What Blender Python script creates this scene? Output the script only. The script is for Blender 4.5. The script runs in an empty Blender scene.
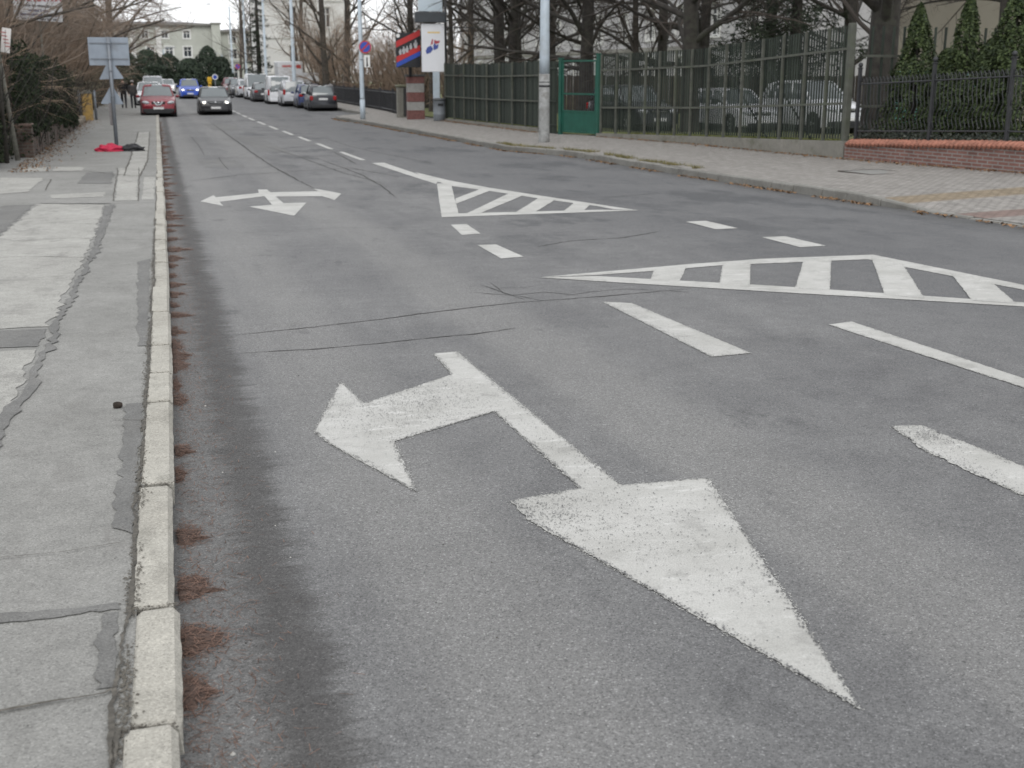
import bpy, bmesh, math, random
import numpy as np
from mathutils import Vector, Matrix, noise as mnoise
from mathutils.geometry import tessellate_polygon

SC = bpy.context.scene
COL = SC.collection
R = math.radians
random.seed(7)
ORIGIN = (0.0, 0.0, 0.0)

# ------------------------------------------------------------------ terrain
ROADYAW = R(16.6)
CA, SA = math.cos(ROADYAW), math.sin(ROADYAW)


def fall(t):
    """The street falls two per cent past the camera and levels out below."""
    if t < -25: return .4875
    if t < 18: return -.0195 * t
    if t < 38:
        s = t - 18
        return -.351 - .0195 * (s - s * s / 40)
    return -.546


def zroad(x, y): return fall(y * CA + x * SA)


def lerp_tab(tab, t):
    if t <= tab[0][0]: return tab[0][1]
    for (a, va), (b, vb) in zip(tab, tab[1:]):
        if t <= b: return va + (vb - va) * (t - a) / (b - a)
    return tab[-1][1]


LEFT = [(-30, -.30), (0, -.06), (3, -.03), (5.5, .01), (8.7, .06), (11.5, .10), (18, .17), (33.5, .33), (62, .61), (130, 1.3), (200, 2.1), (260, 2.8)]
RIGHT = [(-30, 11.4), (14, 11.3), (31, 11.2), (32, 11.05), (34.6, 10.15), (42.3, 9.95), (47.9, 9.63), (53.7, 9.45), (60, 8.95), (61.5, 9.1), (64.5, 11.4), (90, 11.0), (130, 10.3), (200, 11.5), (260, 12.5)]


def xleft(y): return lerp_tab(LEFT, y)
def xright(y): return lerp_tab(RIGHT, y)
def kerb_r(y): return lerp_tab([(-30, .03), (15.6, .03), (17.6, .155), (400, .155)], y)
def zleft(x, y): return zroad(x, y) + .10
def zright(x, y): return zroad(x, y) + kerb_r(y) - .01 + .02 * max(0., x - 11)


# ------------------------------------------------------------------ materials
def new_mat(name):
    m = bpy.data.materials.new(name)
    m.use_nodes = True
    nt = m.node_tree
    return m, nt, nt.nodes['Principled BSDF']


class NT:
    def __init__(s, nt): s.t = nt
    def n(s, typ, **kw):
        nd = s.t.nodes.new(typ)
        for k, v in kw.items():
            if k.startswith('i_'):
                key = k[2:]
                nd.inputs[int(key) if key.isdigit() else key].default_value = v
            else: setattr(nd, k, v)
        return nd
    def l(s, a, b): s.t.links.new(a, b)
    def noise(s, vec, scale, detail=4, rough=.55):
        nd = s.n('ShaderNodeTexNoise', i_Scale=scale, i_Detail=detail, i_Roughness=rough)
        s.l(vec, nd.inputs['Vector'])
        return nd.outputs['Fac']
    def ramp(s, fac, stops, interp='LINEAR'):
        nd = s.n('ShaderNodeValToRGB')
        cr = nd.color_ramp
        cr.interpolation = interp
        while len(cr.elements) < len(stops): cr.elements.new(.5)
        for e, (p, c) in zip(cr.elements, stops):
            e.position = p
            e.color = (c, c, c, 1) if isinstance(c, (int, float)) else (*c, 1)
        s.l(fac, nd.inputs['Fac'])
        return nd.outputs['Color']
    def mix(s, fac, a, b, mode='MIX'):
        nd = s.n('ShaderNodeMix', data_type='RGBA', blend_type=mode)
        nd.clamp_factor = True
        for sock, v in ((nd.inputs[0], fac), (nd.inputs[6], a), (nd.inputs[7], b)):
            if isinstance(v, (int, float)): sock.default_value = v
            elif isinstance(v, tuple): sock.default_value = (*v, 1)
            else: s.l(v, sock)
        return nd.outputs[2]
    def math(s, op, a, b=0., c=None):
        nd = s.n('ShaderNodeMath', operation=op)
        for k, v in enumerate((a, b) if c is None else (a, b, c)):
            if isinstance(v, (int, float)): nd.inputs[k].default_value = v
            else: s.l(v, nd.inputs[k])
        return nd.outputs[0]
    def step(s, x, a, b):
        nd = s.n('ShaderNodeMapRange', interpolation_type='SMOOTHSTEP')
        nd.inputs['From Min'].default_value = a
        nd.inputs['From Max'].default_value = b
        s.l(x, nd.inputs['Value'])
        return nd.outputs['Result']
    def coord(s, kind='Object'): return s.n('ShaderNodeTexCoord').outputs[kind]
    def scale(s, vec, v):
        nd = s.n('ShaderNodeMapping')
        nd.inputs['Scale'].default_value = v
        s.l(vec, nd.inputs['Vector'])
        return nd.outputs[0]
    def bump(s, h, strength, dist, bsdf):
        nd = s.n('ShaderNodeBump', i_Strength=strength, i_Distance=dist)
        s.l(h, nd.inputs['Height'])
        s.l(nd.outputs[0], bsdf.inputs['Normal'])


MATS = {}


def mat(name, color, rough=.7, var=0., vscale=6., bump=0., bscale=40., metal=0., dirt=None, dscale=1.5, damt=.5, spec=.5, coat=0.):
    """A procedural material: base colour broken up by noise, optional dirt tint and bump."""
    if name in MATS: return MATS[name]
    m, nt, b = new_mat(name)
    g = NT(nt)
    b.inputs['Roughness'].default_value = rough
    b.inputs['Metallic'].default_value = metal
    b.inputs['Specular IOR Level'].default_value = spec
    b.inputs['Coat Weight'].default_value = coat
    vec = g.coord()
    if var or dirt:
        f = g.noise(vec, vscale, 5)
        lo = tuple(c * (1 - var) for c in color)
        hi = tuple(min(1, c * (1 + var)) for c in color)
        c = g.ramp(f, [(.3, lo), (.7, hi)])
        if dirt:
            d = g.noise(vec, dscale, 6, .65)
            c = g.mix(g.math('MULTIPLY', g.step(d, .48, .68), damt), c, dirt)
        g.l(c, b.inputs['Base Color'])
    else:
        b.inputs['Base Color'].default_value = (*color, 1)
    if bump: g.bump(g.noise(vec, bscale, 3), bump, .01, b)
    MATS[name] = m
    return m


def leaf_mat(name, a, bcol, rough=.6):
    """Colours vary from leaf to leaf."""
    if name in MATS: return MATS[name]
    m, nt, b = new_mat(name)
    g = NT(nt)
    geo = g.n('ShaderNodeNewGeometry')
    c = g.ramp(geo.outputs['Random Per Island'], [(0, a), (1, bcol)])
    g.l(c, b.inputs['Base Color'])
    b.inputs['Roughness'].default_value = rough
    b.inputs['Specular IOR Level'].default_value = .3
    MATS[name] = m
    return m


def emit_mat(name, color, strength):
    if name in MATS: return MATS[name]
    m, nt, b = new_mat(name)
    b.inputs['Base Color'].default_value = (*color, 1)
    b.inputs['Emission Color'].default_value = (*color, 1)
    b.inputs['Emission Strength'].default_value = strength
    b.inputs['Roughness'].default_value = .2
    MATS[name] = m
    return m


def asphalt():
    m, nt, b = new_mat('worn_asphalt')
    g = NT(nt)
    v = g.coord()
    sep = g.n('ShaderNodeSeparateXYZ')
    g.l(v, sep.inputs[0])
    x, y = sep.outputs['X'], sep.outputs['Y']
    # distance from the left kerb
    dx = g.math('SUBTRACT', x, g.math('MULTIPLY', y, .0095))
    big = g.noise(v, .55, 5, .6)
    mid = g.noise(v, 4.5, 5, .65)
    lng = g.noise(g.scale(v, (2.2, .10, 1)), 1.6, 5, .6)         # long streaks with the traffic
    base = g.ramp(lng, [(.25, (.118, .118, .120)), (.5, (.158, .157, .157)), (.75, (.200, .199, .195))])
    base = g.mix(.55, base, g.ramp(big, [(.3, (.092, .092, .095)), (.7, (.212, .211, .206))]))
    base = g.mix(.28, base, g.ramp(mid, [(.3, (.09, .09, .092)), (.7, (.21, .21, .208))]))
    # the far lane is a darker, newer surface
    far = g.step(g.math('ADD', x, g.math('MULTIPLY', big, 2.2)), 5.6, 8.4)
    base = g.mix(g.math('MULTIPLY', far, .42), base, (.085, .087, .092))
    # wheel tracks: paler, polished bands in the near lane
    for c0 in (.98, 2.55):
        tr = g.math('SUBTRACT', 1., g.step(g.math('ABSOLUTE', g.math('SUBTRACT', g.math('ADD', x, g.math('MULTIPLY', lng, .5)), c0 + .25)), .12, .55))
        base = g.mix(g.math('MULTIPLY', tr, .45), base, (.225, .222, .214))
    # blotches of old oil and repairs
    blot = g.step(g.noise(g.scale(v, (1., .5, 1)), 2.3, 5, .7), .60, .72)
    base = g.mix(g.math('MULTIPLY', blot, .50), base, (.075, .075, .077))
    # damp patches drawn out along the lane, in the far lane and past the arrows
    wet = g.step(g.noise(g.scale(v, (1., .45, 1)), .75, 6, .68), .50, .64)
    farx = g.math('MULTIPLY', g.step(y, 9., 17.), g.step(x, 1.6, 4.2))
    base = g.mix(g.math('MULTIPLY', g.math('MULTIPLY', wet, farx), .62), base, (.058, .060, .064))
    # dirty gutter: grey dust by the kerb, a dark band with jagged cross-streaks beyond it
    jag = g.noise(g.scale(v, (1.0, 8., 1)), 1.3, 6, .75)
    d2 = g.math('ADD', dx, g.math('MULTIPLY', g.math('SUBTRACT', jag, .5), .34))
    wob = g.noise(v, 1.1, 3)
    d3 = g.math('ADD', d2, g.math('MULTIPLY', g.math('SUBTRACT', wob, .5), .15))
    band = g.math('MULTIPLY', g.step(d3, .10, .25), g.math('SUBTRACT', 1., g.step(d3, .33, .47)))
    gut = g.math('SUBTRACT', 1., g.step(d3, .20, .40))
    base = g.mix(g.math('MULTIPLY', gut, .62), base, g.mix(mid, (.085, .083, .080), (.150, .147, .142)))
    base = g.mix(g.math('MULTIPLY', band, .78), base, g.mix(mid, (.040, .038, .037), (.078, .075, .073)))
    # right gutter
    rg = g.step(g.math('ADD', x, g.math('MULTIPLY', jag, .5)), 10.8, 11.4)
    base = g.mix(g.math('MULTIPLY', rg, .6), base, (.07, .069, .067))
    # aggregate: stones of a few millimetres, light and dark
    vo = g.n('ShaderNodeTexVoronoi', i_Scale=205.)
    g.l(v, vo.inputs['Vector'])
    sepc = g.n('ShaderNodeSeparateColor')
    g.l(vo.outputs['Color'], sepc.inputs[0])
    stone = g.ramp(sepc.outputs[0], [(0, .50), (.14, .80), (.5, 1.0), (.86, 1.14), (.96, 1.4), (1, 2.0)])
    base = g.mix(1., base, stone, 'MULTIPLY')
    fine = g.noise(v, 60., 3, .7)
    base = g.mix(1., base, g.ramp(fine, [(.28, .78), (.72, 1.22)]), 'MULTIPLY')
    # scattered pits
    vp = g.n('ShaderNodeTexVoronoi', i_Scale=7.)
    g.l(v, vp.inputs['Vector'])
    pit = g.math('SUBTRACT', 1., g.step(vp.outputs['Distance'], .035, .07))
    base = g.mix(g.math('MULTIPLY', pit, .65), base, (.06, .06, .06))
    g.l(base, b.inputs['Base Color'])
    b.inputs['Roughness'].default_value = .82
    b.inputs['Specular IOR Level'].default_value = .35
    h = g.math('ADD', g.math('MULTIPLY', vo.outputs['Distance'], -.6), fine)
    g.bump(h, .7, .007, b)
    return m


def paint():
    m, nt, b = new_mat('worn_road_paint')
    g = NT(nt)
    v = g.coord()
    big = g.noise(v, 2.1, 5, .62)
    brush = g.noise(g.scale(v, (1.3, 4.6, 1)), 2.6, 6, .72)
    c = g.ramp(big, [(.28, (.38, .375, .35)), (.5, (.46, .455, .43)), (.72, (.53, .525, .50))])
    c = g.mix(g.math('MULTIPLY', g.step(brush, .54, .70), .7), c, (.62, .615, .59))
    c = g.mix(g.math('MULTIPLY', g.step(g.noise(v, 5.5, 5, .7), .52, .68), .45), c, (.27, .265, .25))
    n2 = g.noise(v, 120., 3, .75)
    patch = g.noise(v, 3.4, 5, .65)
    wear = g.step(g.math('ADD', n2, g.math('MULTIPLY', patch, .62)), .955, 1.05)
    c = g.mix(g.math('MULTIPLY', wear, .62), c, (.15, .148, .144))
    vo = g.n('ShaderNodeTexVoronoi', i_Scale=150.)
    g.l(v, vo.inputs['Vector'])
    c = g.mix(1., c, g.ramp(vo.outputs['Distance'], [(0, 1.05), (.85, .80)]), 'MULTIPLY')
    vp = g.n('ShaderNodeTexVoronoi', i_Scale=26.)
    g.l(v, vp.inputs['Vector'])
    pit = g.math('SUBTRACT', 1., g.step(vp.outputs['Distance'], .06, .12))
    c = g.mix(g.math('MULTIPLY', pit, g.step(patch, .45, .6)), c, (.10, .098, .095))
    g.l(c, b.inputs['Base Color'])
    b.inputs['Roughness'].default_value = .7
    g.bump(g.math('ADD', n2, g.math('MULTIPLY', vo.outputs['Distance'], -.6)), .55, .005, b)
    return m


def concrete(name, a, c2, fine=1., stain=(.16, .155, .145), bands=None, scale=1.):
    m, nt, b = new_mat(name)
    g = NT(nt)
    v = g.coord()
    c = g.ramp(g.noise(v, .9 * scale, 6, .62), [(.3, a), (.7, c2)])
    mid = g.noise(v, 9. * scale, 5, .7)
    c = g.mix(1., c, g.ramp(mid, [(.28, .86), (.72, 1.12)]), 'MULTIPLY')
    st = g.step(g.noise(g.scale(v, (1.7, .8, 1)), 1.9 * scale, 6, .68), .50, .70)
    c = g.mix(g.math('MULTIPLY', st, .50), c, stain)
    sp = g.step(g.noise(v, 23. * scale, 4, .75), .60, .72)
    c = g.mix(g.math('MULTIPLY', sp, .45), c, stain)
    vo = g.n('ShaderNodeTexVoronoi', i_Scale=190.)
    g.l(v, vo.inputs['Vector'])
    sepc = g.n('ShaderNodeSeparateColor')
    g.l(vo.outputs['Color'], sepc.inputs[0])
    c = g.mix(fine, c, g.mix(1., c, g.ramp(sepc.outputs[0], [(0, .66), (.2, .9), (.8, 1.08), (1, 1.34)]), 'MULTIPLY'))
    g.l(c, b.inputs['Base Color'])
    b.inputs['Roughness'].default_value = .85
    b.inputs['Specular IOR Level'].default_value = .3
    g.bump(g.math('ADD', g.noise(v, 90, 3), g.math('MULTIPLY', mid, 1.)), .35, .006, b)
    return m


def brick(name, c1, c2, mortar, w=.25, h=.075, axis='YZ', dirt=.5, msize=.012):
    m, nt, b = new_mat(name)
    g = NT(nt)
    v = g.coord()
    sep = g.n('ShaderNodeSeparateXYZ')
    g.l(v, sep.inputs[0])
    com = g.n('ShaderNodeCombineXYZ')
    if axis == 'YZ':
        g.l(g.math('ADD', sep.outputs['X'], sep.outputs['Y']), com.inputs[0])
        g.l(sep.outputs['Z'], com.inputs[1])
    else:
        g.l(sep.outputs['Y'], com.inputs[0])
        g.l(sep.outputs['X'], com.inputs[1])
    br = g.n('ShaderNodeTexBrick', i_Scale=1.)
    br.inputs['Brick Width'].default_value = w
    br.inputs['Row Height'].default_value = h
    br.inputs['Mortar Size'].default_value = msize
    br.inputs['Color1'].default_value = (*c1, 1)
    br.inputs['Color2'].default_value = (*c2, 1)
    br.inputs['Mortar'].default_value = (*mortar, 1)
    g.l(com.outputs[0], br.inputs['Vector'])
    c = br.outputs['Color']
    n = g.noise(v, 3., 6, .65)
    c = g.mix(1., c, g.ramp(n, [(.3, 1 - dirt * .6), (.7, 1 + dirt * .3)]), 'MULTIPLY')
    if axis == 'XY':
        # the driveway crossing is laid in yellow and red bands across the pavement
        y = sep.outputs['Y']
        y = g.math('ADD', y, g.math('MULTIPLY', sep.outputs['X'], -.12))
        def bandm(lo, hi): return g.math('MULTIPLY', g.step(y, lo - .05, lo + .05), g.math('SUBTRACT', 1., g.step(y, hi - .05, hi + .05)))
        for lo, hi, cc in ((15.1, 15.75, (.40, .315, .19)), (13.2, 13.9, (.32, .20, .175)), (11.6, 12.3, (.40, .315, .19)), (9.5, 10.2, (.32, .20, .175))):
            c = g.mix(g.math('MULTIPLY', bandm(lo, hi), .75), c, g.mix(1., (cc), br.outputs['Color'], 'OVERLAY'))
        c = g.mix(1., c, g.ramp(g.noise(v, 55, 3), [(.3, .88), (.7, 1.1)]), 'MULTIPLY')
    g.l(c, b.inputs['Base Color'])
    b.inputs['Roughness'].default_value = .85
    g.bump(g.math('ADD', g.math('MULTIPLY', br.outputs['Fac'], -1.), g.math('MULTIPLY', g.noise(v, 60, 3), .4)), .5, .01, b)
    return m


# ------------------------------------------------------------------ mesh building
class MB:
    def __init__(s): s.v, s.f, s.m, s.sm = [], [], [], []
    def add(s, vs, fs, mi=0, smooth=False):
        o = len(s.v)
        s.v += [tuple(p) for p in vs]
        s.f += [tuple(i + o for i in f) for f in fs]
        s.m += [mi] * len(fs)
        s.sm += [smooth] * len(fs)
    def box(s, c, d, rz=0., mi=0, ch=0., rot=None):
        """A box centred on c with chamfered vertical and horizontal edges when ch > 0."""
        hx, hy, hz = d[0] / 2, d[1] / 2, d[2] / 2
        M = rot if rot is not None else Matrix.Rotation(rz, 3, 'Z')
        C = Vector(c)
        if ch <= 0:
            vs = [(x, y, z) for z in (-hz, hz) for x, y in ((-hx, -hy), (hx, -hy), (hx, hy), (-hx, hy))]
            fs = [(3, 2, 1, 0), (4, 5, 6, 7), (0, 1, 5, 4), (1, 2, 6, 5), (2, 3, 7, 6), (3, 0, 4, 7)]
        else:
            vs, fs = [], []
            def ring(z, i):
                a, b_ = hx - i, hy - i
                k = ch
                return [(a - k, -b_, z), (a, -b_ + k, z), (a, b_ - k, z), (a - k, b_, z), (-a + k, b_, z), (-a, b_ - k, z), (-a, -b_ + k, z), (-a + k, -b_, z)]
            rings = [ring(-hz, ch), ring(-hz + ch, 0), ring(hz - ch, 0), ring(hz, ch)]
            for r_ in rings: vs += r_
            for k in range(3):
                for j in range(8):
                    a, b_ = k * 8 + j, k * 8 + (j + 1) % 8
                    fs.append((a, b_, b_ + 8, a + 8))
            fs += [tuple(range(7, -1, -1)), tuple(range(24, 32))]
        s.add([C + M @ Vector(p) for p in vs], fs, mi)
    def tube(s, pts, radii, n=8, mi=0, caps=True, smooth=True):
        pts = [Vector(p) for p in pts]
        vs, fs = [], []
        prev = None
        for i, p in enumerate(pts):
            d = (pts[min(i + 1, len(pts) - 1)] - pts[max(i - 1, 0)]).normalized()
            if prev is None:
                a = Vector((1, 0, 0)) if abs(d.x) < .8 else Vector((0, 1, 0))
                a = (a - d * a.dot(d)).normalized()
            else:
                a = (prev - d * prev.dot(d)).normalized()
            prev = a
            b_ = d.cross(a)
            r = radii[i] if isinstance(radii, (list, tuple)) else radii
            for k in range(n):
                t = 2 * math.pi * k / n
                vs.append(p + a * (r * math.cos(t)) + b_ * (r * math.sin(t)))
        for i in range(len(pts) - 1):
            for k in range(n):
                q = (k + 1) % n
                fs.append((i * n + k, i * n + q, (i + 1) * n + q, (i + 1) * n + k))
        s.add(vs, fs, mi, smooth)
        if caps:
            o = len(s.v) - len(vs)
            s.f += [tuple(o + k for k in range(n - 1, -1, -1)), tuple(len(s.v) - n + k for k in range(n))]
            s.m += [mi, mi]
            s.sm += [False, False]
    def lathe(s, prof, n=16, c=(0, 0, 0), mi=0, M=None, smooth=True):
        vs, fs = [], []
        for r, z in prof:
            for k in range(n):
                t = 2 * math.pi * k / n
                p = Vector((r * math.cos(t), r * math.sin(t), z))
                vs.append(Vector(c) + (M @ p if M else p))
        for i in range(len(prof) - 1):
            for k in range(n):
                q = (k + 1) % n
                fs.append((i * n + k, i * n + q, (i + 1) * n + q, (i + 1) * n + k))
        s.add(vs, fs, mi, smooth)
        o = len(s.v) - len(vs)
        s.f += [tuple(o + k for k in range(n - 1, -1, -1)), tuple(len(s.v) - n + k for k in range(n))]
        s.m += [mi, mi]
        s.sm += [False, False]
    def ell(s, c, r, n=10, mi=0, M=None):
        prof = []
        k = max(4, n // 2)
        for i in range(k + 1):
            t = -math.pi / 2 + math.pi * i / k
            prof.append((math.cos(t) + 1e-4, math.sin(t)))
        D = Matrix.Diagonal(r)
        s.lathe(prof, n, c, mi, (M @ D) if M else D)
    def prism(s, poly, d, origin=(0, 0, 0), ax=(1, 0, 0), ay=(0, 0, 1), mi=0):
        """A flat outline in the plane (ax, ay), given thickness d along its normal."""
        O, X, Y = Vector(origin), Vector(ax), Vector(ay)
        Z = X.cross(Y)
        n = len(poly)
        vs = [O + X * p[0] + Y * p[1] for p in poly] + [O + X * p[0] + Y * p[1] + Z * d for p in poly]
        tri = tessellate_polygon([[Vector((p[0], p[1], 0)) for p in poly]])
        fs = [tuple(reversed(t)) for t in tri] + [tuple(i + n for i in t) for t in tri]
        fs += [(i, (i + 1) % n, n + (i + 1) % n, n + i) for i in range(n)]
        s.add(vs, fs, mi)
    def build(s, name, mats, parent=None, fix=False):
        me = bpy.data.meshes.new(name)
        me.from_pydata(s.v, [], s.f)
        for m_ in (mats if isinstance(mats, (list, tuple)) else [mats]): me.materials.append(m_)
        me.polygons.foreach_set('material_index', s.m)
        me.polygons.foreach_set('use_smooth', s.sm)
        if fix:
            bm = bmesh.new()
            bm.from_mesh(me)
            bmesh.ops.recalc_face_normals(bm, faces=bm.faces)
            bm.to_mesh(me)
            bm.free()
        me.update()
        o = bpy.data.objects.new(name, me)
        COL.objects.link(o)
        if parent: o.parent = parent
        return o


def mesh_np(name, verts, faces, m, parent=None, smooth=True):
    """verts (n,3), faces (k,3 or 4) arrays -> object"""
    me = bpy.data.meshes.new(name)
    k, w = faces.shape
    me.vertices.add(len(verts))
    me.vertices.foreach_set('co', verts.astype(np.float32).ravel())
    me.loops.add(k * w)
    me.loops.foreach_set('vertex_index', faces.astype(np.int32).ravel())
    me.polygons.add(k)
    me.polygons.foreach_set('loop_start', np.arange(0, k * w, w, dtype=np.int32))
    me.polygons.foreach_set('loop_total', np.full(k, w, dtype=np.int32))
    me.polygons.foreach_set('use_smooth', np.full(k, smooth))
    for q in (m if isinstance(m, list) else [m]): me.materials.append(q)
    me.update(calc_edges=True)
    o = bpy.data.objects.new(name, me)
    COL.objects.link(o)
    if parent: o.parent = parent
    return o


def tag(o, label=None, cat=None, group=None, kind=None):
    if label: o['label'] = label
    if cat: o['category'] = cat
    if group: o['group'] = group
    if kind: o['kind'] = kind
    return o


def thing(name, label, cat, loc=(0, 0, 0), rz=0., group=None):
    o = bpy.data.objects.new(name, None)
    COL.objects.link(o)
    o.location = loc
    o.rotation_euler = (0, 0, rz)
    o.empty_display_size = .2
    return tag(o, label, cat, group)


def copy_tree(o, parent=None):
    c = o.copy()
    COL.objects.link(c)
    if parent: c.parent = parent
    for ch in list(o.children): copy_tree(ch, c)
    return c


def struct(o): return tag(o, kind='structure')


# ------------------------------------------------------------------ setting: ground sheets
M_ASPH, M_PAINT = asphalt(), paint()
M_PAVE = concrete('old_pavement_concrete', (.195, .193, .181), (.255, .252, .238))
M_SLAB = concrete('pale_concrete_slab', (.275, .27, .25), (.35, .345, .32))
M_KERB = concrete('pale_kerb_stone', (.31, .295, .258), (.40, .385, .342), .9, (.14, .135, .115))
M_KERB2 = concrete('grey_kerb_stone', (.17, .165, .15), (.25, .245, .225), .8, (.12, .115, .10))
M_TAR = concrete('dark_tar_joint', (.085, .084, .082), (.135, .132, .128), 1., (.05, .05, .05))
M_PATCH = concrete('grey_repair_patch', (.125, .125, .123), (.17, .169, .165), 1.)
M_SEAM = mat('earth_in_joints', (.085, .078, .066), .95, .45, 30., .6, 60, dirt=(.04, .038, .032), dscale=9., damt=.8)
M_PATCH2 = concrete('weathered_tar_seam', (.125, .124, .119), (.175, .173, .165), 1.)
M_CRACK = mat('crack_dirt', (.050, .048, .045), .95, .3, 20)
M_BLOCK = brick('grey_block_paving', (.232, .218, .200), (.312, .295, .272), (.10, .092, .082), .20, .10, 'XY', .35, .010)
M_DIRT = mat('garden_soil', (.10, .085, .062), .95, .4, 2., .6, 12, dirt=(.075, .085, .035), dscale=.8, damt=.8)
M_LAWN = mat('winter_lawn', (.12, .135, .045), .95, .45, 3., .8, 30, dirt=(.13, .10, .06), dscale=.7, damt=.7)


def stations(a, b):
    out, y = [], a
    while y < b:
        out.append(y)
        y += .5 if -2 < y < 42 else (1. if y < 70 else 4.)
    return out + [b]


def sheet(name, ys, fl, fr, nx, zf, m, skirt=None):
    vs, fs = [], []
    for y in ys:
        a, b = fl(y), fr(y)
        for k in range(nx + 1):
            x = a + (b - a) * k / nx
            vs.append((x, y, zf(x, y)))
    w = nx + 1
    for i in range(len(ys) - 1):
        for k in range(nx):
            p = i * w + k
            fs.append((p, p + 1, p + 1 + w, p + w))
    return struct(mesh_np(name, np.array(vs), np.array(fs), m))


YS = stations(-14, 250)
KW = .135          # kerb width
sheet('road', YS, lambda y: xleft(y) - .05, lambda y: xright(y) + .05, 14, zroad, M_ASPH)
sheet('left_pavement', YS, lambda y: -3.5, lambda y: xleft(y) - KW + .01, 8, zleft, M_PAVE)
sheet('right_pavement', YS, lambda y: xright(y) + KW - .01, lambda y: lerp_tab([(-14, 19), (12, 17.1), (25.2, 15.9), (32.5, 15.45), (38, 14.35), (41.4, 13.45), (53.2, 12.9), (58, 12.9), (70, 14.5), (250, 17)], y), 8, zright, M_BLOCK)

# the ground reaches the horizon
gv, gf = [], []
rad = [0.01, 6, 14, 24, 34, 46, 62, 85, 120, 180, 280, 450, 800, 1600]
NS = 72
for r_ in rad:
    for k in range(NS):
        t = 2 * math.pi * k / NS
        x, y = r_ * math.sin(t), r_ * math.cos(t) + 10
        gv.append((x, y, zroad(x, y) - .06))
for i in range(len(rad) - 1):
    for k in range(NS):
        q = (k + 1) % NS
        gf.append((i * NS + k, i * NS + q, (i + 1) * NS + q, (i + 1) * NS + k))
struct(mesh_np('ground', np.array(gv), np.array(gf), M_DIRT))

FENCE = [(-14, 19.5), (8, 17.6), (20.63, 16.4), (25.23, 15.83), (32.5, 15.39), (37.95, 14.3), (39.8, 13.62), (41.4, 13.4), (53.2, 12.75), (58, 12.7), (70, 14.2), (90, 15), (250, 17)]
WALLTOP = [(-14, .62), (20.6, .56), (25.3, .42), (25.4, .40), (32.5, .22), (37.9, .10), (39, .0), (41.4, .14), (53.2, .09), (60, .05), (250, .05)]


def fence_x(y): return lerp_tab(FENCE, y)
def wall_z(y): return zright(fence_x(y), y) + lerp_tab(WALLTOP, y)


def zyard(x, y):
    t = min(1., max(0., (x - fence_x(y) - 1.0) / 3.5))
    t = t * t * (3 - 2 * t)
    return (wall_z(y) - .02) * (1 - t) + (zroad(x, y) + .18) * t


def yard_sheet():
    vs, fs = [], []
    offs = [.12, .5, 1, 1.8, 2.6, 3.5, 4.5, 7, 12, 20, 32, 50, 75]
    ys = stations(-14, 250)
    for y in ys:
        for o in offs: vs.append((fence_x(y) + o, y, zyard(fence_x(y) + o, y)))
    w = len(offs)
    for i in range(len(ys) - 1):
        for k in range(w - 1):
            p = i * w + k
            fs.append((p, p + 1, p + 1 + w, p + w))
    struct(mesh_np('lawn', np.array(vs), np.array(fs), M_LAWN))


yard_sheet()


# kerbs: separate stones with open joints, one row per side
def kerb_row(name, joints, xf, side, hf, m, zoff=.0):
    mb = MB()
    rng = random.Random(3 + side)
    for a, b in zip(joints, joints[1:]):
        gap = .011 + rng.random() * .008
        a2, b2 = a + gap, b - gap
        dz, dxx = rng.uniform(-.010, .008), rng.uniform(-.010, .010)
        ch = .018
        rings = []
        sub_ = max(2, int((b2 - a2) / (.06 if a < 9 else .35)))
        for y, inset in [(a2, .020), (a2 + .008, .008), (a2 + .03, 0)] + [(a2 + .03 + (b2 - a2 - .06) * q / sub_, 0) for q in range(1, sub_)] + [(b2 - .03, 0), (b2 - .008, .008), (b2, .020)]:
            xo = xf(y) + dxx
            h = hf(y) + dz
            zb = zroad(xo, y) - .05
            zt = zroad(xo, y) + h - inset * .6
            s_ = -side
            w = KW - inset
            j = [rng.uniform(-.003, .003) for _ in range(4)]
            j[2] = .006 * mnoise.noise(Vector((y * 9, 1, side))) + rng.uniform(-.004, .004)
            rings.append([(xo + s_ * (.010 - inset * .5) * -1 * -1, y, zb), (xo + s_ * (inset * .5) + j[0], y, zt - ch * 1.3), (xo + s_ * (ch + inset * .5), y, zt + j[1] * .6), (xo + s_ * (w - .01) + j[2], y, zt + j[3] * .4), (xo + s_ * w, y, zt - .012), (xo + s_ * w, y, zb)])
        vs = [p for r_ in rings for p in r_]
        fs = []
        for i in range(len(rings) - 1):
            for k in range(5):
                p = i * 6 + k
                fs.append((p, p + 1, p + 7, p + 6))
        fs += [(0, 1, 2, 3, 4, 5), tuple((len(rings) - 1) * 6 + k for k in (5, 4, 3, 2, 1, 0))]
        mb.add(vs, fs)
    return struct(mb.build(name, m, fix=True))


jl = [-6.2, -5.0, -4.0, -2.9, -1.9, -.9, .1, 1.0, 2.05, 2.99, 3.78, 5.1, 6.58, 7.31, 8.18, 9.5, 10.8, 12.5]
while jl[-1] < 230: jl.append(jl[-1] + random.choice((.75, 1., 1., 1., 1.25)))
kerb_row('kerb', jl, xleft, 1, lambda y: .112, M_KERB)
jr = [-10.]
while jr[-1] < 230: jr.append(jr[-1] + random.choice((.8, 1., 1., 1.2)))
kerb_row('kerb', jr, xright, -1, kerb_r, M_KERB2)

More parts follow.
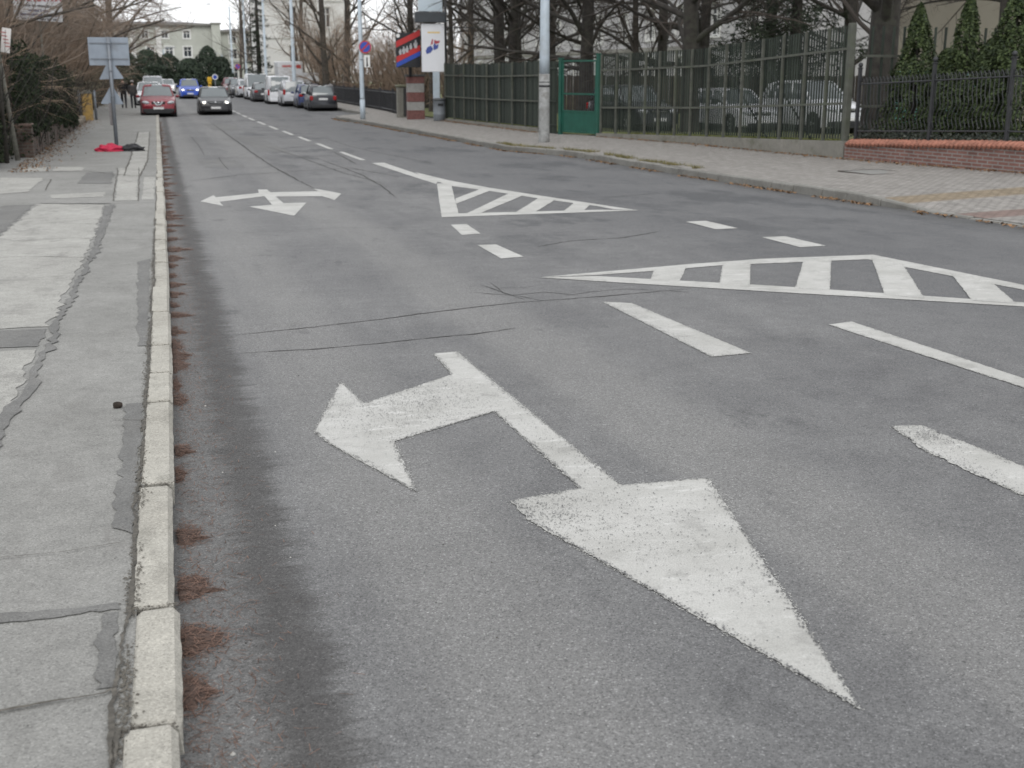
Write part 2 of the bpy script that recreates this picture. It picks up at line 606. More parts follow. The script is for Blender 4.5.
# soil, moss and crumbs that have crept over the inner edge of the kerb and lie in its joints
mb = MB()
rng = random.Random(77)
def soil(x, y, z, r_):
    k = rng.choice((5, 6, 7))
    a0 = rng.uniform(0, 6.28)
    pts = [(x + math.cos(a0 + 6.283 * j / k) * r_ * rng.uniform(.4, 1.3), y + math.sin(a0 + 6.283 * j / k) * r_ * rng.uniform(.5, 1.5), z) for j in range(k)]
    mb.add(pts + [(x, y, z + r_ * .35)], [(j, (j + 1) % k, k) for j in range(k)])
for _ in range(8000):
    y = 1.5 + 16 * rng.random() ** 1.5
    m_ = mnoise.noise(Vector((y * 2.1, 4, 1))) + .6 * mnoise.noise(Vector((y * 7, 2, 8)))
    if m_ < -.25 + .3 * rng.random(): continue
    x = xleft(y) - KW + rng.gauss(-.006, .010 + .012 * max(0, m_))
    soil(x, y, (zroad(x, y) + .113) if x > xleft(y) - KW + .004 else zleft(x, y) + .004, rng.uniform(.002, .006))
for yj in jl:
    if not 1.5 < yj < 16: continue
    for _ in range(110):
        x = xleft(yj) - rng.uniform(.0, KW + .02)
        y = yj + rng.gauss(0, .006)
        soil(x, y, zroad(x, y) + rng.uniform(.085, .112), rng.uniform(.002, .006))
soil_mesh = mb

# a strip of dark sealed soil between kerb and concrete, and the cracks and joints of the pavement
def ribbon(mb, pts, w, zf, dz, rng, seg=.05, taper=True):
    """A crooked ribbon of width w along pts, following the surface."""
    P = [Vector((p[0], p[1], 0)) for p in pts]
    line = []
    for a, b in zip(P, P[1:]):
        L = (b - a).length
        sg = max(seg * .3, (a.y) * .004)
        n = max(1, int(L / sg))
        for k in range(n): line.append(a.lerp(b, k / n))
    line.append(P[-1])
    n = len(line)
    vs, fs = [], []
    for i, p in enumerate(line):
        d = (line[min(i + 1, n - 1)] - line[max(i - 1, 0)]).normalized()
        nrm = Vector((-d.y, d.x, 0))
        off = mnoise.noise(Vector((p.x * 1.3, p.y * 1.3, 1.3))) * .022 + (mnoise.noise(Vector((p.x * 11, p.y * 11, 5.3))) * .55 + mnoise.noise(Vector((p.x * 47, p.y * 47, 2.3))) * .5) * w
        ww = w * (.25 + 1.2 * abs(mnoise.noise(Vector((p.x * 3.3, p.y * 3.3, 9.1)))) + .8 * abs(mnoise.noise(Vector((p.x * 23, p.y * 23, 4.1)))) + .35 * rng.random())
        if taper: ww *= min(1, .25 + 6 * min(i, n - 1 - i) / n)
        for s_ in (-.5, .5):
            q = p + nrm * (off + ww * s_)
            vs.append((q.x, q.y, zf(q.x, q.y) + dz))
    for i in range(n - 1): fs.append((2 * i, 2 * i + 1, 2 * i + 3, 2 * i + 2))
    mb.add(vs, fs)


rng = random.Random(11)
road_cracks = [
    ([(.50, 8.93), (1.16, 9.09), (2.593, 9.62), (2.962, 9.72), (3.732, 9.80), (4.7, 10.0)], .020),
    ([(.52, 8.26), (1.04, 8.25), (2.19, 8.45), (2.6, 8.6)], .016),
    ([(.783, 25.972), (1.906, 27.458), (3.333, 28.362), (4.606, 29.046), (5.179, 25.854)], .05),
    ([(2.867, 59.116), (2.888, 43.072), (2.873, 30.686), (2.991, 23.171)], .055),
    ([(3.509, 39.836), (3.975, 33.68), (4.171, 27.771), (4.503, 24.024)], .04),
    ([(2.897, 10.77), (2.978, 10.372), (3.049, 9.832)], .014), ([(3.02, 10.9), (2.99, 10.2), (3.2, 9.7)], .010), ([(2.7, 10.4), (3.0, 10.1), (3.35, 10.2), (3.6, 9.9)], .014),
    ([(2.95, 10.55), (3.25, 10.5), (3.5, 10.6)], .009),
    ([(1.82, 34.323), (1.80, 32), (1.757, 29.18)], .03), ([(1.5, 47), (1.55, 41), (1.5, 35)], .025), ([(.75, 33.5), (2.1, 33.8), (3.4, 33.3), (4.9, 34)], .05), ([(4.35, 33), (4.5, 27), (4.35, 23.6), (4.1, 20.8)], .045), ([(.7, 44), (2.8, 43.6), (4.8, 44.2)], .06), ([(1.0, 15.9), (2.2, 16.2), (3.4, 16.0)], .014), ([(5.2, 36), (5.0, 30.5)], .06), ([(3.453, 9.936), (3.744, 10.084), (4.113, 10.156), (4.612, 9.825)], .012),
    ([(4.3, 13.4), (4.9, 13.9), (5.6, 14.0), (6.4, 14.6)], .03), ([(6.6, 20.2), (7.6, 19.8), (8.9, 20.4)], .03), ([(.5, 19.2), (1.0, 19.0), (1.6, 19.3)], .012),
    ([(1.2, 58), (2.4, 57.2), (4.2, 57.8), (6.5, 57)], .05), ([(6.0, 44), (6.1, 38), (6.9, 30)], .04), ([(.2, 13.5), (.55, 13.6), (.8, 13.45)], .012)]
mb = MB()
for p, w in road_cracks: ribbon(mb, p, w, zroad, .003, rng)
struct(mb.build('road_cracks', M_CRACK))

mb = MB()
pave_cracks = [
    ([(-.59, 3.168), (-.48, 3.185), (-.342, 3.201), (-.224, 3.202), (-.19, 3.234)], .010),
    ([(-.175, 1.2), (-.19, 3.234), (-.184, 3.493), (-.171, 3.875), (-.16, 4.447), (-.14, 5.199), (-.11, 6.665), (-.085, 8.223), (-.045, 10.674), (.01, 15.658), (.15, 28)], .016),
    ([(-1.548, 13.328), (-1.159, 13.295), (-.637, 13.057)], .012), ([(-.556, 16.0), (-.051, 15.56)], .012), ([(-.501, 14.689), (-.022, 14.546)], .010),
    ([(-.264, 6.276), (-.131, 6.216)], .006), ([(-2.248, 20.055), (-1.672, 20.067), (-.63, 19.756), (.012, 19.752)], .014),
    ([(-2.492, 28.246), (-1.363, 28.239), (-.401, 26.361), (.096, 26.213)], .03), ([(-1.45, 16.9), (-.7, 16.6)], .012), ([(-1.56, 14.8), (-.9, 15.0), (-.66, 14.7)], .01),
    ([(-.69, 29), (-.6, 20.3)], .018), ([(-.235, 29), (-.2, 20.2)], .018), ([(-.3, 47.7), (-.44, 34.2), (-.53, 26.4)], .03), ([(.1, 47.6), (-.03, 32), (-.2, 26.3)], .03),
    ([(-.8, 5.0), (-.75, 4.4), (-.42, 4.38), (-.2, 4.42)], .0045), ([(-2.2, 29.2), (-2.1, 28.0)], .02), ([(-1.9, 25.8), (-1.8, 22.9)], .02), ([(-3.0, 33), (-1.8, 32), (-.5, 32.4), (.1, 32.1)], .02),
    ([(-.2, 3.0), (-.21, 2.4), (-.24, 1.9)], .014)]
for p, w in pave_cracks: ribbon(mb, p, w, zleft, .0085, rng, taper=False)
struct(mb.build('pavement_cracks', M_SEAM))
mb = MB()
ribbon(mb, [(-.595, 19.563), (-.633, 16.883), (-.626, 13.568), (-.692, 10.869), (-.731, 8.976), (-.741, 7.491), (-.789, 6.601), (-.827, 5.262), (-.9, 3)], .060, zleft, .0065, rng, seg=.30, taper=False)
ribbon(mb, [(-1.72, 20.2), (-1.2, 19.95), (-.6, 19.8)], .10, zleft, .0065, rng)
struct(mb.build('pavement_tar_seam', M_PATCH2))


def jitter_outline(poly, step, amp, seed):
    out = []
    n = len(poly)
    for i in range(n):
        a, b = Vector(poly[i]).to_2d(), Vector(poly[(i + 1) % n]).to_2d()
        L = (b - a).length
        k = max(1, int(L / step))
        d = (b - a) / max(L, 1e-6)
        nr = Vector((-d.y, d.x))
        for j in range(k):
            p = a.lerp(b, j / k)
            if j: p = p + nr * amp * (1.2 * mnoise.noise(Vector((p.x * 5, p.y * 5, seed + 9))) * (amp > .01) + mnoise.noise(Vector((p.x * 17, p.y * 17, seed))) + .7 * mnoise.noise(Vector((p.x * 60, p.y * 60, seed + 3))) + .8 * mnoise.noise(Vector((p.x * 170, p.y * 170, seed + 5))))
            out.append((p.x, p.y))
    return out


def flat(mb, poly, zf, dz, step=.04, amp=.006, seed=0.):
    o = jitter_outline(poly, step, amp, seed)
    tri = tessellate_polygon([[Vector((p[0], p[1], 0)) for p in o]])
    fs = []
    for t in tri:
        a, b, c = (Vector(o[i]) for i in t)
        cr = (b.x - a.x) * (c.y - a.y) - (b.y - a.y) * (c.x - a.x)
        fs.append(t if cr > 0 else (t[2], t[1], t[0]))
    mb.add([(p[0], p[1], zf(p[0], p[1]) + dz) for p in o], fs)


mb = MB()
flat(mb, [(-1.702, 20.076), (-.713, 19.598), (-.684, 16.898), (-.689, 15.287), (-.706, 13.077), (-.75, 10.886), (-.773, 9.109), (-1.9, 9.295), (-2.0, 12.0), (-1.75, 15.233)], zleft, .004, .15, .05)
flat(mb, [(-1.9, 8.345), (-.802, 8.271), (-.804, 6.649), (-.868, 5.275), (-1.9, 5.0)], zleft, .004, .1, .03)
flat(mb, [(-1.649, 21.859), (-.776, 22.262), (-.754, 21.2), (-1.56, 21.1)], zleft, .004, .15, .04)
flat(mb, [(-.66, 29.068), (-.26, 28.932), (-.225, 20.302), (-.567, 20.307)], zleft, .004, .2, .03)
flat(mb, [(-2.747, 30.039), (-2.25, 29.8), (-2.15, 28.2), (-2.671, 28.2)], zleft, .004, .15, .03)
flat(mb, [(-2.08, 29.8), (-1.423, 29.644), (-1.411, 28.3), (-2.05, 28.2)], zleft, .004, .15, .03)
flat(mb, [(-2.918, 26.515), (-2.045, 26.255), (-2.063, 22.646), (-2.623, 22.149)], zleft, .004, .15, .04)
flat(mb, [(-.281, 47.756), (.112, 47.639), (-.023, 31.924), (-.202, 26.301), (-.50, 26.396), (-.426, 34.206)], zleft, .004, .3, .03)
flat(mb, [(-.12, 25.9), (.10, 25.9), (.03, 20.4), (-.16, 20.4)], zleft, .004, .3, .02)
struct(mb.build('pavement_slabs', M_SLAB))
mb = MB()
flat(mb, [(-.9, 3.924), (-.565, 3.877), (-.382, 3.854), (-.205, 3.859), (-.192, 3.797), (-.378, 3.789), (-.556, 3.796), (-.9, 3.818)], zleft, .004, .03, .014)
flat(mb, [(-.245, 3.78), (-.2, 3.78), (-.2, 3.25), (-.25, 3.25)], zleft, .004, .03, .02)
flat(mb, [(-.215, 6.6), (-.13, 6.6), (-.155, 4.5), (-.235, 4.6)], zleft, .004, .05, .02)
flat(mb, [(-.18, 12.6), (-.06, 12.8), (-.10, 8.2), (-.16, 8.2)], zleft, .004, .1, .02)
flat(mb, [(-1.9, 9.08), (-.79, 9.02), (-.80, 8.37), (-1.9, 8.45)], zleft, .0045, .05, .02)
flat(mb, [(-2.2, 19.9), (-1.75, 19.95), (-1.8, 15.3), (-2.5, 12.5), (-2.6, 16)], zleft, .0045, .1, .06)
flat(mb, [(-1.3, 27.6), (-.75, 27.9), (-.73, 24.2), (-1.35, 24.5)], zleft, .0045, .2, .05)
flat(mb, [(-.7, 19.4), (-.56, 19.4), (-.60, 13.0), (-.66, 13.0)], zleft, .0045, .1, .03)
struct(mb.build('pavement_tar_patches', M_PATCH2))

# repairs in the carriageway
mb = MB()
flat(mb, [(2.4, 57), (3.6, 56.5), (3.7, 50), (2.6, 50.5)], zroad, .002, .4, .06)
flat(mb, [(3.05, 46), (3.85, 45), (3.95, 36), (3.1, 36.5)], zroad, .002, .4, .06)
flat(mb, [(1.2, 33), (2.2, 33), (2.2, 30), (1.3, 30.3)], zroad, .002, .4, .06)
struct(mb.build('road_repairs', M_PATCH))

# ------------------------------------------------------------------ road markings
ARROW1 = [(1.776, 7.858), (1.95, 7.876), (1.949, 4.804), (2.376, 4.792), (1.852, 2.693), (1.41, 4.482), (1.405, 4.742), (1.756, 4.817), (1.754, 6.236), (1.099, 5.803), (1.041, 4.979), (.777, 5.842), (.731, 6.109), (1.042, 7.222), (1.085, 6.623), (1.745, 7.199)]
ARROW2 = [(.777, 21.002), (1.057, 22.213), (1.077, 21.747), (1.882, 22.491), (1.934, 23.312), (2.099, 23.263), (2.099, 22.589), (2.988, 22.609), (2.944, 23.285), (3.077, 22.898), (3.306, 21.951), (2.99, 20.628), (2.896, 21.465), (2.099, 21.637), (2.089, 20.253), (2.458, 20.242), (2.006, 18.043), (1.491, 19.765), (1.878, 20.007), (1.912, 21.759), (1.084, 20.83), (1.095, 20.051)]
ISL1 = [[(5.802, 27.217), (5.958, 24.545), (6.251, 22.451), (7.234, 17.388), (6.929, 17.69), (6.891, 18.211), (6.436, 19.893), (6.076, 21.617), (5.66, 23.065), (5.633, 25.412)], [(4.05, 17.196), (7.234, 17.388), (6.697, 17.653), (4.252, 17.699)], [(5.519, 23.803), (5.791, 23.722), (4.404, 17.571), (4.05, 17.196)], [(5.041, 20.33), (6.065, 22.355), (6.159, 21.979), (4.803, 19.327)], [(4.493, 17.545), (6.289, 21.223), (6.392, 20.69), (4.715, 17.561)], [(5.282, 17.559), (6.524, 20.166), (6.656, 19.68), (5.598, 17.549)], [(6.035, 17.504), (6.773, 19.034), (6.852, 18.524), (6.401, 17.567)]]
ISL2 = [[(3.574, 11.064), (5.362, 11.507), (6.35, 11.681), (7.682, 11.639), (7.78, 9.289), (7.812, 8.249), (7.624, 8.043), (7.575, 9.038), (7.434, 10.658), (7.409, 11.314), (6.551, 11.324), (5.675, 11.333), (4.833, 11.151), (4.158, 11.038)], [(3.57, 11.051), (4.137, 10.98), (4.563, 10.645), (5.509, 9.915), (7.105, 8.46), (7.587, 8.003), (7.7, 7.55), (6.967, 8.29), (6.116, 8.973), (5.263, 9.649), (4.204, 10.511)], [(4.868, 11.231), (5.298, 11.382), (4.772, 10.407), (4.54, 10.577)], [(5.74, 11.443), (6.095, 11.502), (5.284, 9.963), (5.066, 10.156)], [(6.701, 11.448), (7.055, 11.471), (5.872, 9.54), (5.612, 9.709)], [(7.563, 11.495), (7.52, 10.831), (6.413, 8.884), (6.206, 9.173)], [(7.624, 10.185), (7.59, 9.501), (7.004, 8.436), (6.744, 8.675)], [(7.695, 8.906), (7.714, 8.552), (7.411, 8.056), (7.273, 8.199)]]


def chips(mb, poly, per_m, spread, seed, worn=()):
    """Flakes missing from the paint along its edges, and grains of paint left outside them."""
    rg = random.Random(seed)
    n = len(poly)
    area = sum(poly[i][0] * poly[(i + 1) % n][1] - poly[(i + 1) % n][0] * poly[i][1] for i in range(n))
    sg = 1 if area > 0 else -1
    def flake(x, y, dz, r_, mi):
        k = rg.choice((4, 5, 6))
        a0 = rg.uniform(0, 6.28)
        mb.add([(x + math.cos(a0 + 6.283 * j / k) * r_ * rg.uniform(.5, 1.3), y + math.sin(a0 + 6.283 * j / k) * r_ * rg.uniform(.5, 1.3), zroad(x, y) + dz) for j in range(k)], [tuple(range(k))], mi)
    for i in range(n):
        p, q = Vector(poly[i]), Vector(poly[(i + 1) % n])
        L = (q - p).length
        if L < 1e-5: continue
        d = (q - p) / L
        inn = Vector((-d.y, d.x)) * sg
        for _ in range(int(L * per_m)):
            c = p.lerp(q, rg.random())
            k = .35 + 1.5 * max(0, mnoise.noise(Vector((c.x * 2.3, c.y * 2.3, seed))) + .2)
            if rg.random() < .62:
                o = c + inn * abs(rg.gauss(0, spread * k)) * 1.2
                flake(o.x, o.y, .0078 + rg.random() * .0004, rg.uniform(.0016, .0048), 1)
            else:
                o = c - inn * abs(rg.gauss(0, spread * k)) * .8
                flake(o.x, o.y, .0030 + rg.random() * .0006, rg.uniform(.0015, .0042), 0)
    for (wx, wy, rx_, ry_, cnt) in worn:
        for _ in range(cnt):
            x, y = rg.gauss(wx, rx_), rg.gauss(wy, ry_)
            inside = False
            for i in range(n):
                (x1, y1), (x2, y2) = poly[i], poly[(i + 1) % n]
                if (y1 > y) != (y2 > y) and x < (x2 - x1) * (y - y1) / (y2 - y1) + x1: inside = not inside
            if inside: flake(x, y, .0078 + rg.random() * .0004, rg.uniform(.0014, .0042), 1)


def marking(name, polys, label, group=None, step=.05, amp=.006, per_m=0, spread=.012, worn=()):
    mb = MB()
    for k, p in enumerate(polys):
        flat(mb, p, zroad, .0045 + .0004 * k, step, amp, 3.7 * k)
        if per_m: chips(mb, p, per_m, spread, 7 + k, worn)
    return tag(mb.build(name, [M_PAINT, M_ASPH]), label, 'road marking', group)


marking('road_arrow', [ARROW1], 'large white two-headed arrow pointing ahead and left, painted on the asphalt in front', None, .011, .007, 420, .012, [(1.25, 6.5, .22, .35, 1600), (1.55, 6.7, .15, .3, 900), (1.5, 4.6, .12, .2, 900), (1.9, 4.2, .3, .5, 1100), (.95, 6.4, .15, .3, 500), (1.85, 5.6, .1, .6, 500)])
marking('road_arrow', [ARROW2], 'smaller distant white arrow with three heads painted across the kerbside lane', None, .08, .008)
marking('hatched_island', ISL1, 'distant white hatched triangle narrowing to the right, with four slanted bars', None, .1, .008)
marking('hatched_island', ISL2, 'nearer long white hatched island pointing left, cut off by the right picture edge', None, .03, .007, 90, .014)
marking('lead_line', [[(5.422, 30.631), (5.742, 30.696), (5.718, 24.559), (5.484, 23.732)]], 'solid white lead-in line running up to the corner of the distant hatched triangle', None, .2, .008)
G_ = 'white lane dashes on the road'
marking('lane_dash', [[(3.655, 9.531), (3.87, 9.397), (3.879, 7.248), (3.565, 7.213)]], 'long wide white lane dash just right of the shaft of the large arrow', G_, .014, .006, 300, .014, [(3.65, 8.2, .06, .6, 700), (3.75, 9.2, .08, .2, 300)])
marking('lane_dash', [[(3.677, 13.773), (3.905, 13.768), (3.889, 12.59), (3.606, 12.516)]], 'short white lane dash nearest the tip of the nearer hatched island', G_, .05)
marking('lane_dash', [[(3.929, 16.127), (4.156, 16.143), (4.035, 14.954), (3.761, 14.856)]], 'smallest white lane dash directly below the left corner of the distant hatched triangle', G_, .05)
marking('lane_dash', [[(4.956, 8.035), (5.196, 8.097), (5.157, 6.066), (5.136, 5.05), (4.95, 5.04), (4.988, 5.859)]], 'narrow white line below the nearer hatched island, running out of the picture at the right', G_, .014, .006, 260, .012)
marking('lane_dash', [[(3.706, 5.326), (3.877, 5.295), (3.904, 4.526), (3.93, 3.70), (3.60, 3.66), (3.599, 4.151), (3.605, 4.87)]], 'broad white dash with a rubbed-off end, lowest at the right picture edge', G_, .014, .012, 360, .012, [(3.80, 5.12, .08, .14, 900), (3.66, 4.6, .04, .3, 250)])
marking('lane_dash', [[(7.209, 15.575), (7.541, 15.623), (7.516, 14.586), (7.177, 14.556)]], 'upper left of two white dashes in the far lane above the nearer hatched island', G_, .06)
marking('lane_dash', [[(7.316, 13.539), (7.648, 13.556), (7.619, 12.526), (7.249, 12.485)]], 'lower right of two white dashes in the far lane above the nearer hatched island', G_, .06)
y = 31.9
lab = ['first centre line dash beyond the solid white lead-in line', 'second centre line dash beyond the solid white lead-in line', 'third centre line dash beyond the solid white lead-in line']
k = 0
while y < 118:
    xc = lerp_tab([(31, 5.42), (41, 5.26), (52, 5.08), (62, 5.0), (120, 5.3)], y)
    L = (4.6, 3.9, 3.6, 4.0, 4.1)[k % 5] * .8
    marking('lane_dash', [[(xc - .07, y), (xc + .08, y), (xc + .08 - .02, y + L), (xc - .08, y + L)]], lab[k] if k < 3 else 'one of the small distant white dashes of the centre line beside the oncoming cars', G_, .4, .008)
    y += L + 1.45
    k += 1

# ------------------------------------------------------------------ litter in the gutters
M_NEEDLE = leaf_mat('rusty_needles', (.070, .042, .032), (.225, .140, .108), .9)
M_MULCH = mat('needle_mulch', (.085, .055, .043), .95, .5, 40., .9, 120)
M_LEAF = leaf_mat('dead_leaves', (.10, .060, .032), (.27, .16, .085), .85)
rng = random.Random(5)
PILES = [(2.35, .13), (3.29, .13), (3.73, .17), (4.22, .15), (4.73, .11), (5.6, .06), (6.06, .08), (7.15, .12), (7.55, .06), (8.0, .14), (8.33, .13), (8.75, .09), (9.26, .17), (9.93, .16), (10.5, .12), (10.98, .15), (11.6, .14), (12.26, .18), (12.9, .14)]
y = 13.4
while y < 60:
    PILES.append((y, rng.uniform(.14, .32)))
    y += rng.uniform(.3, .8) * (1 + y / 40)
nv, nf = [], []
mound = MB()


def needle(xx, yy, h, L, wd):
    a = rng.uniform(0, math.pi)
    dx_, dy_ = math.cos(a) * L, math.sin(a) * L
    px_, py_ = -math.sin(a) * wd, math.cos(a) * wd
    tz = rng.uniform(-.22, .22) * L
    z = zroad(xx, yy) + h
    o = len(nv)
    nv.extend([(xx - dx_ - px_, yy - dy_ - py_, z - tz), (xx - dx_ + px_, yy - dy_ + py_, z - tz), (xx + dx_ + px_, yy + dy_ + py_, z + tz), (xx + dx_ - px_, yy + dy_ - py_, z + tz)])
    nf.append((o, o + 1, o + 2, o + 3))


for (py, ext) in PILES:
    near = py < 14
    k_ = 1 if py < 7 else 1.5 + (py - 7) * .06
    ext *= rng.uniform(.6, 1.15) * (1 if py < 7 else .8)
    py += rng.uniform(-.12, .12)
    # each drift is a few overlapping low blobs, the biggest against the kerb
    blobs = [(.02, 0., ext * rng.uniform(.55, .85), rng.uniform(.07, .14) * k_)]
    for _ in range(rng.choice((1, 2, 2, 3))):
        blobs.append((rng.uniform(.0, .5) * ext, rng.uniform(-.11, .11) * k_, ext * rng.uniform(.18, .40), rng.uniform(.025, .06) * k_))
    if rng.random() < .75: blobs.append((ext * .75, rng.uniform(-.07, .03), ext * .55, rng.uniform(.014, .028) * k_))
    for bi, (bx_, by_, rx_, ry_) in enumerate(blobs):
        n = 22
        vs, fs = [], []
        for q in range(5):
            for i in range(n):
                th = 2 * math.pi * i / n
                wv_ = 1 + .38 * mnoise.noise(Vector((math.cos(th) * 1.6 + py, math.sin(th) * 1.6, bi))) + .25 * mnoise.noise(Vector((math.cos(th) * 5 + py, math.sin(th) * 5, bi)))
                rr_ = (1 - q / 4.) * wv_ * .92
                xx = max(xleft(py) + .002, xleft(py) + bx_ + rx_ * rr_ * math.cos(th))
                yy = py + by_ + ry_ * rr_ * math.sin(th)
                vs.append((xx, yy, zroad(xx, yy) + (.016 * math.sin(q / 4. * 1.57) * min(1, rx_ / .07) * (1 + .4 * mnoise.noise(Vector((xx * 40, yy * 40, 2)))) if q else -.002)))
        for q in range(4):
            for i in range(n):
                j = (i + 1) % n
                fs.append((q * n + i, q * n + j, (q + 1) * n + j, (q + 1) * n + i))
        mound.add(vs, fs, smooth=True)
        cnt = int((16000 if near else 3200) * rx_ * ry_ * 1.6) + 8
        for _ in range(min(cnt, 900)):
            th, rr_ = rng.uniform(0, 6.283), rng.random() ** .55 * (1.15 if rng.random() < .85 else 1.7)
            xx = xleft(py) + bx_ + rx_ * rr_ * math.cos(th)
            if xx < xleft(py) + .004: continue
            yy = py + by_ + ry_ * rr_ * math.sin(th)
            needle(xx, yy, .016 * max(0, 1 - rr_) * min(1, rx_ / .07) + rng.uniform(.001, .010), rng.uniform(.008, .026) * (1 if near else 1.7), rng.uniform(.0006, .0014) * (1 if near else 3.2))
# loose needles all along the gutter
for _ in range(4200):
    yy = 2 + 22 * rng.random() ** 1.6
    xx = xleft(yy) + abs(rng.gauss(0, .16)) + .01
    a = rng.uniform(0, math.pi)
    L, wd = rng.uniform(.008, .022), rng.uniform(.0006, .0013)
    z = zroad(xx, yy) + .002
    o = len(nv)
    dx_, dy_, px_, py_ = math.cos(a) * L, math.sin(a) * L, -math.sin(a) * wd, math.cos(a) * wd
    nv += [(xx - dx_ - px_, yy - dy_ - py_, z), (xx - dx_ + px_, yy - dy_ + py_, z), (xx + dx_ + px_, yy + dy_ + py_, z + .004), (xx + dx_ - px_, yy + dy_ - py_, z + .004)]
    nf.append((o, o + 1, o + 2, o + 3))
o = mesh_np('needle_litter', np.array(nv), np.array(nf), M_NEEDLE, smooth=False)
tag(o, 'rusty brown pine needles drifted along the foot of the left kerb', 'needle litter', kind='stuff')
tag(mound.build('needle_mulch', M_MULCH), 'low brown heaps of rotted needles in the left gutter', 'needle litter', kind='stuff')

tag(soil_mesh.build('soil_crumbs', mat('kerbside_soil', (.105, .096, .080), .95, .35, 60)), 'dark soil and crumbs along the inner edge and in the joints of the left kerb', 'soil', kind='stuff')
# grit, crumbs and specks
gv_, gf_ = [], []
def crumb(x, y, z, r):
    o = len(gv_)
    a = rng.uniform(0, 6.28)
    for k in range(5):
        t = a + k * 1.2566
        rr = r * rng.uniform(.6, 1.2)
        gv_.append((x + math.cos(t) * rr, y + math.sin(t) * rr, z))
    gv_.append((x, y, z + r * .8))
    for k in range(5): gf_.append((o + k, o + (k + 1) % 5, o + 5))
for _ in range(420):
    yy = 2 + 16 * rng.random() ** 1.7
    xx = xleft(yy) + rng.random() ** 1.6 * 1.5 + .02
    crumb(xx, yy, zroad(xx, yy), rng.choice((.002, .003, .003, .005)))
for _ in range(260):
    yy = 2 + 14 * rng.random() ** 1.3
    xx = rng.uniform(.3, 4.2)
    crumb(xx, yy, zroad(xx, yy), rng.choice((.0015, .002, .003)))
for _ in range(120):
    yy = 2.6 + 9 * rng.random() ** 1.4
    xx = xleft(yy) - rng.uniform(.02, .9)
    crumb(xx, yy, zleft(xx, yy), rng.choice((.0015, .002, .003)))
tag(mesh_np('grit', np.array(gv_), np.array(gf_), leaf_mat('dark_grit', (.03, .028, .025), (.16, .15, .135), .9), smooth=False), 'dark crumbs of grit scattered over the road and gutter', 'grit', kind='stuff')
gv_, gf_ = [], []
for _ in range(11):
    yy = 2.2 + 8 * rng.random() ** 1.5
    xx = xleft(yy) + rng.uniform(.04, .5)
    crumb(xx, yy, zroad(xx, yy), rng.choice((.004, .005, .007)))
crumb(.102, 2.967, zroad(.1, 2.97), .011)
tag(mesh_np('pebbles', np.array(gv_), np.array(gf_), mat('pale_pebble', (.42, .41, .38), .7, .1), smooth=False), 'small white pebbles lying in the left gutter', 'pebbles', kind='stuff')

# leaf litter along the right kerb and the garden walls
lv, lf = [], []
def leaf(x, y, z, s, tilt=.5):
    a = rng.uniform(0, 6.28)
    o = len(lv)
    ca, sa = math.cos(a) * s, math.sin(a) * s
    t1, t2 = rng.uniform(-tilt, tilt) * s, rng.uniform(-tilt, tilt) * s
    lv.extend([(x - ca, y - sa, z - t1 + s * tilt), (x - sa * .5, y + ca * .5, z - t2 + s * tilt), (x + ca, y + sa, z + t1 + s * tilt), (x + sa * .5, y - ca * .5, z + t2 + s * tilt)])
    lf.append((o, o + 1, o + 2, o + 3))
for _ in range(3600):
    yy = rng.uniform(13, 62)
    xx = xright(yy) - abs(rng.gauss(0, .10)) - .02
    if mnoise.noise(Vector((yy * .7, 0, 3))) > -.15: leaf(xx, yy, zroad(xx, yy) + .004, rng.uniform(.015, .04))
for _ in range(2200):
    yy = rng.uniform(19, 53)
    xx = fence_x(yy) - abs(rng.gauss(0, .16)) - .12
    if 37.6 < yy < 41: continue
    leaf(xx, yy, zright(xx, yy) + .006, rng.uniform(.015, .04))
for _ in range(2600):
    yy = rng.uniform(28, 62)
    xx = -2.85 + abs(rng.gauss(0, .35)) - .1
    leaf(xx, yy, zleft(xx, yy) + .006, rng.uniform(.015, .035))
tag(mesh_np('leaf_litter', np.array(lv), np.array(lf), M_LEAF, smooth=False), 'brown fallen leaves along the far kerb and the foot of the garden walls', 'leaf litter', kind='stuff')

# weeds in the verge behind the far kerb
wv, wf = [], []
for _ in range(5200):
    yy = rng.uniform(24.3, 36.2)
    xx = xright(yy) + .14 + abs(rng.gauss(0, .16)) * (1.4 if yy > 31 else 1)
    if mnoise.noise(Vector((xx * 2, yy * 1.1, 7))) < -.10: continue
    z = zright(xx, yy)
    a = rng.uniform(0, 6.28)
    h, s = rng.uniform(.02, .09), rng.uniform(.004, .010)
    o = len(wv)
    lx, ly = math.cos(a) * h * .7, math.sin(a) * h * .7
    wv += [(xx - ly / h * s, yy + lx / h * s, z), (xx + ly / h * s, yy - lx / h * s, z), (xx + lx, yy + ly, z + h)]
    wf.append((o, o + 1, o + 2))
tag(mesh_np('verge_grass', np.array(wv), np.array(wf), leaf_mat('verge_weeds', (.07, .085, .025), (.24, .19, .09), .9), smooth=False), 'thin tufts of green and straw weeds behind the far kerb by the lamp post', 'grass', kind='stuff')
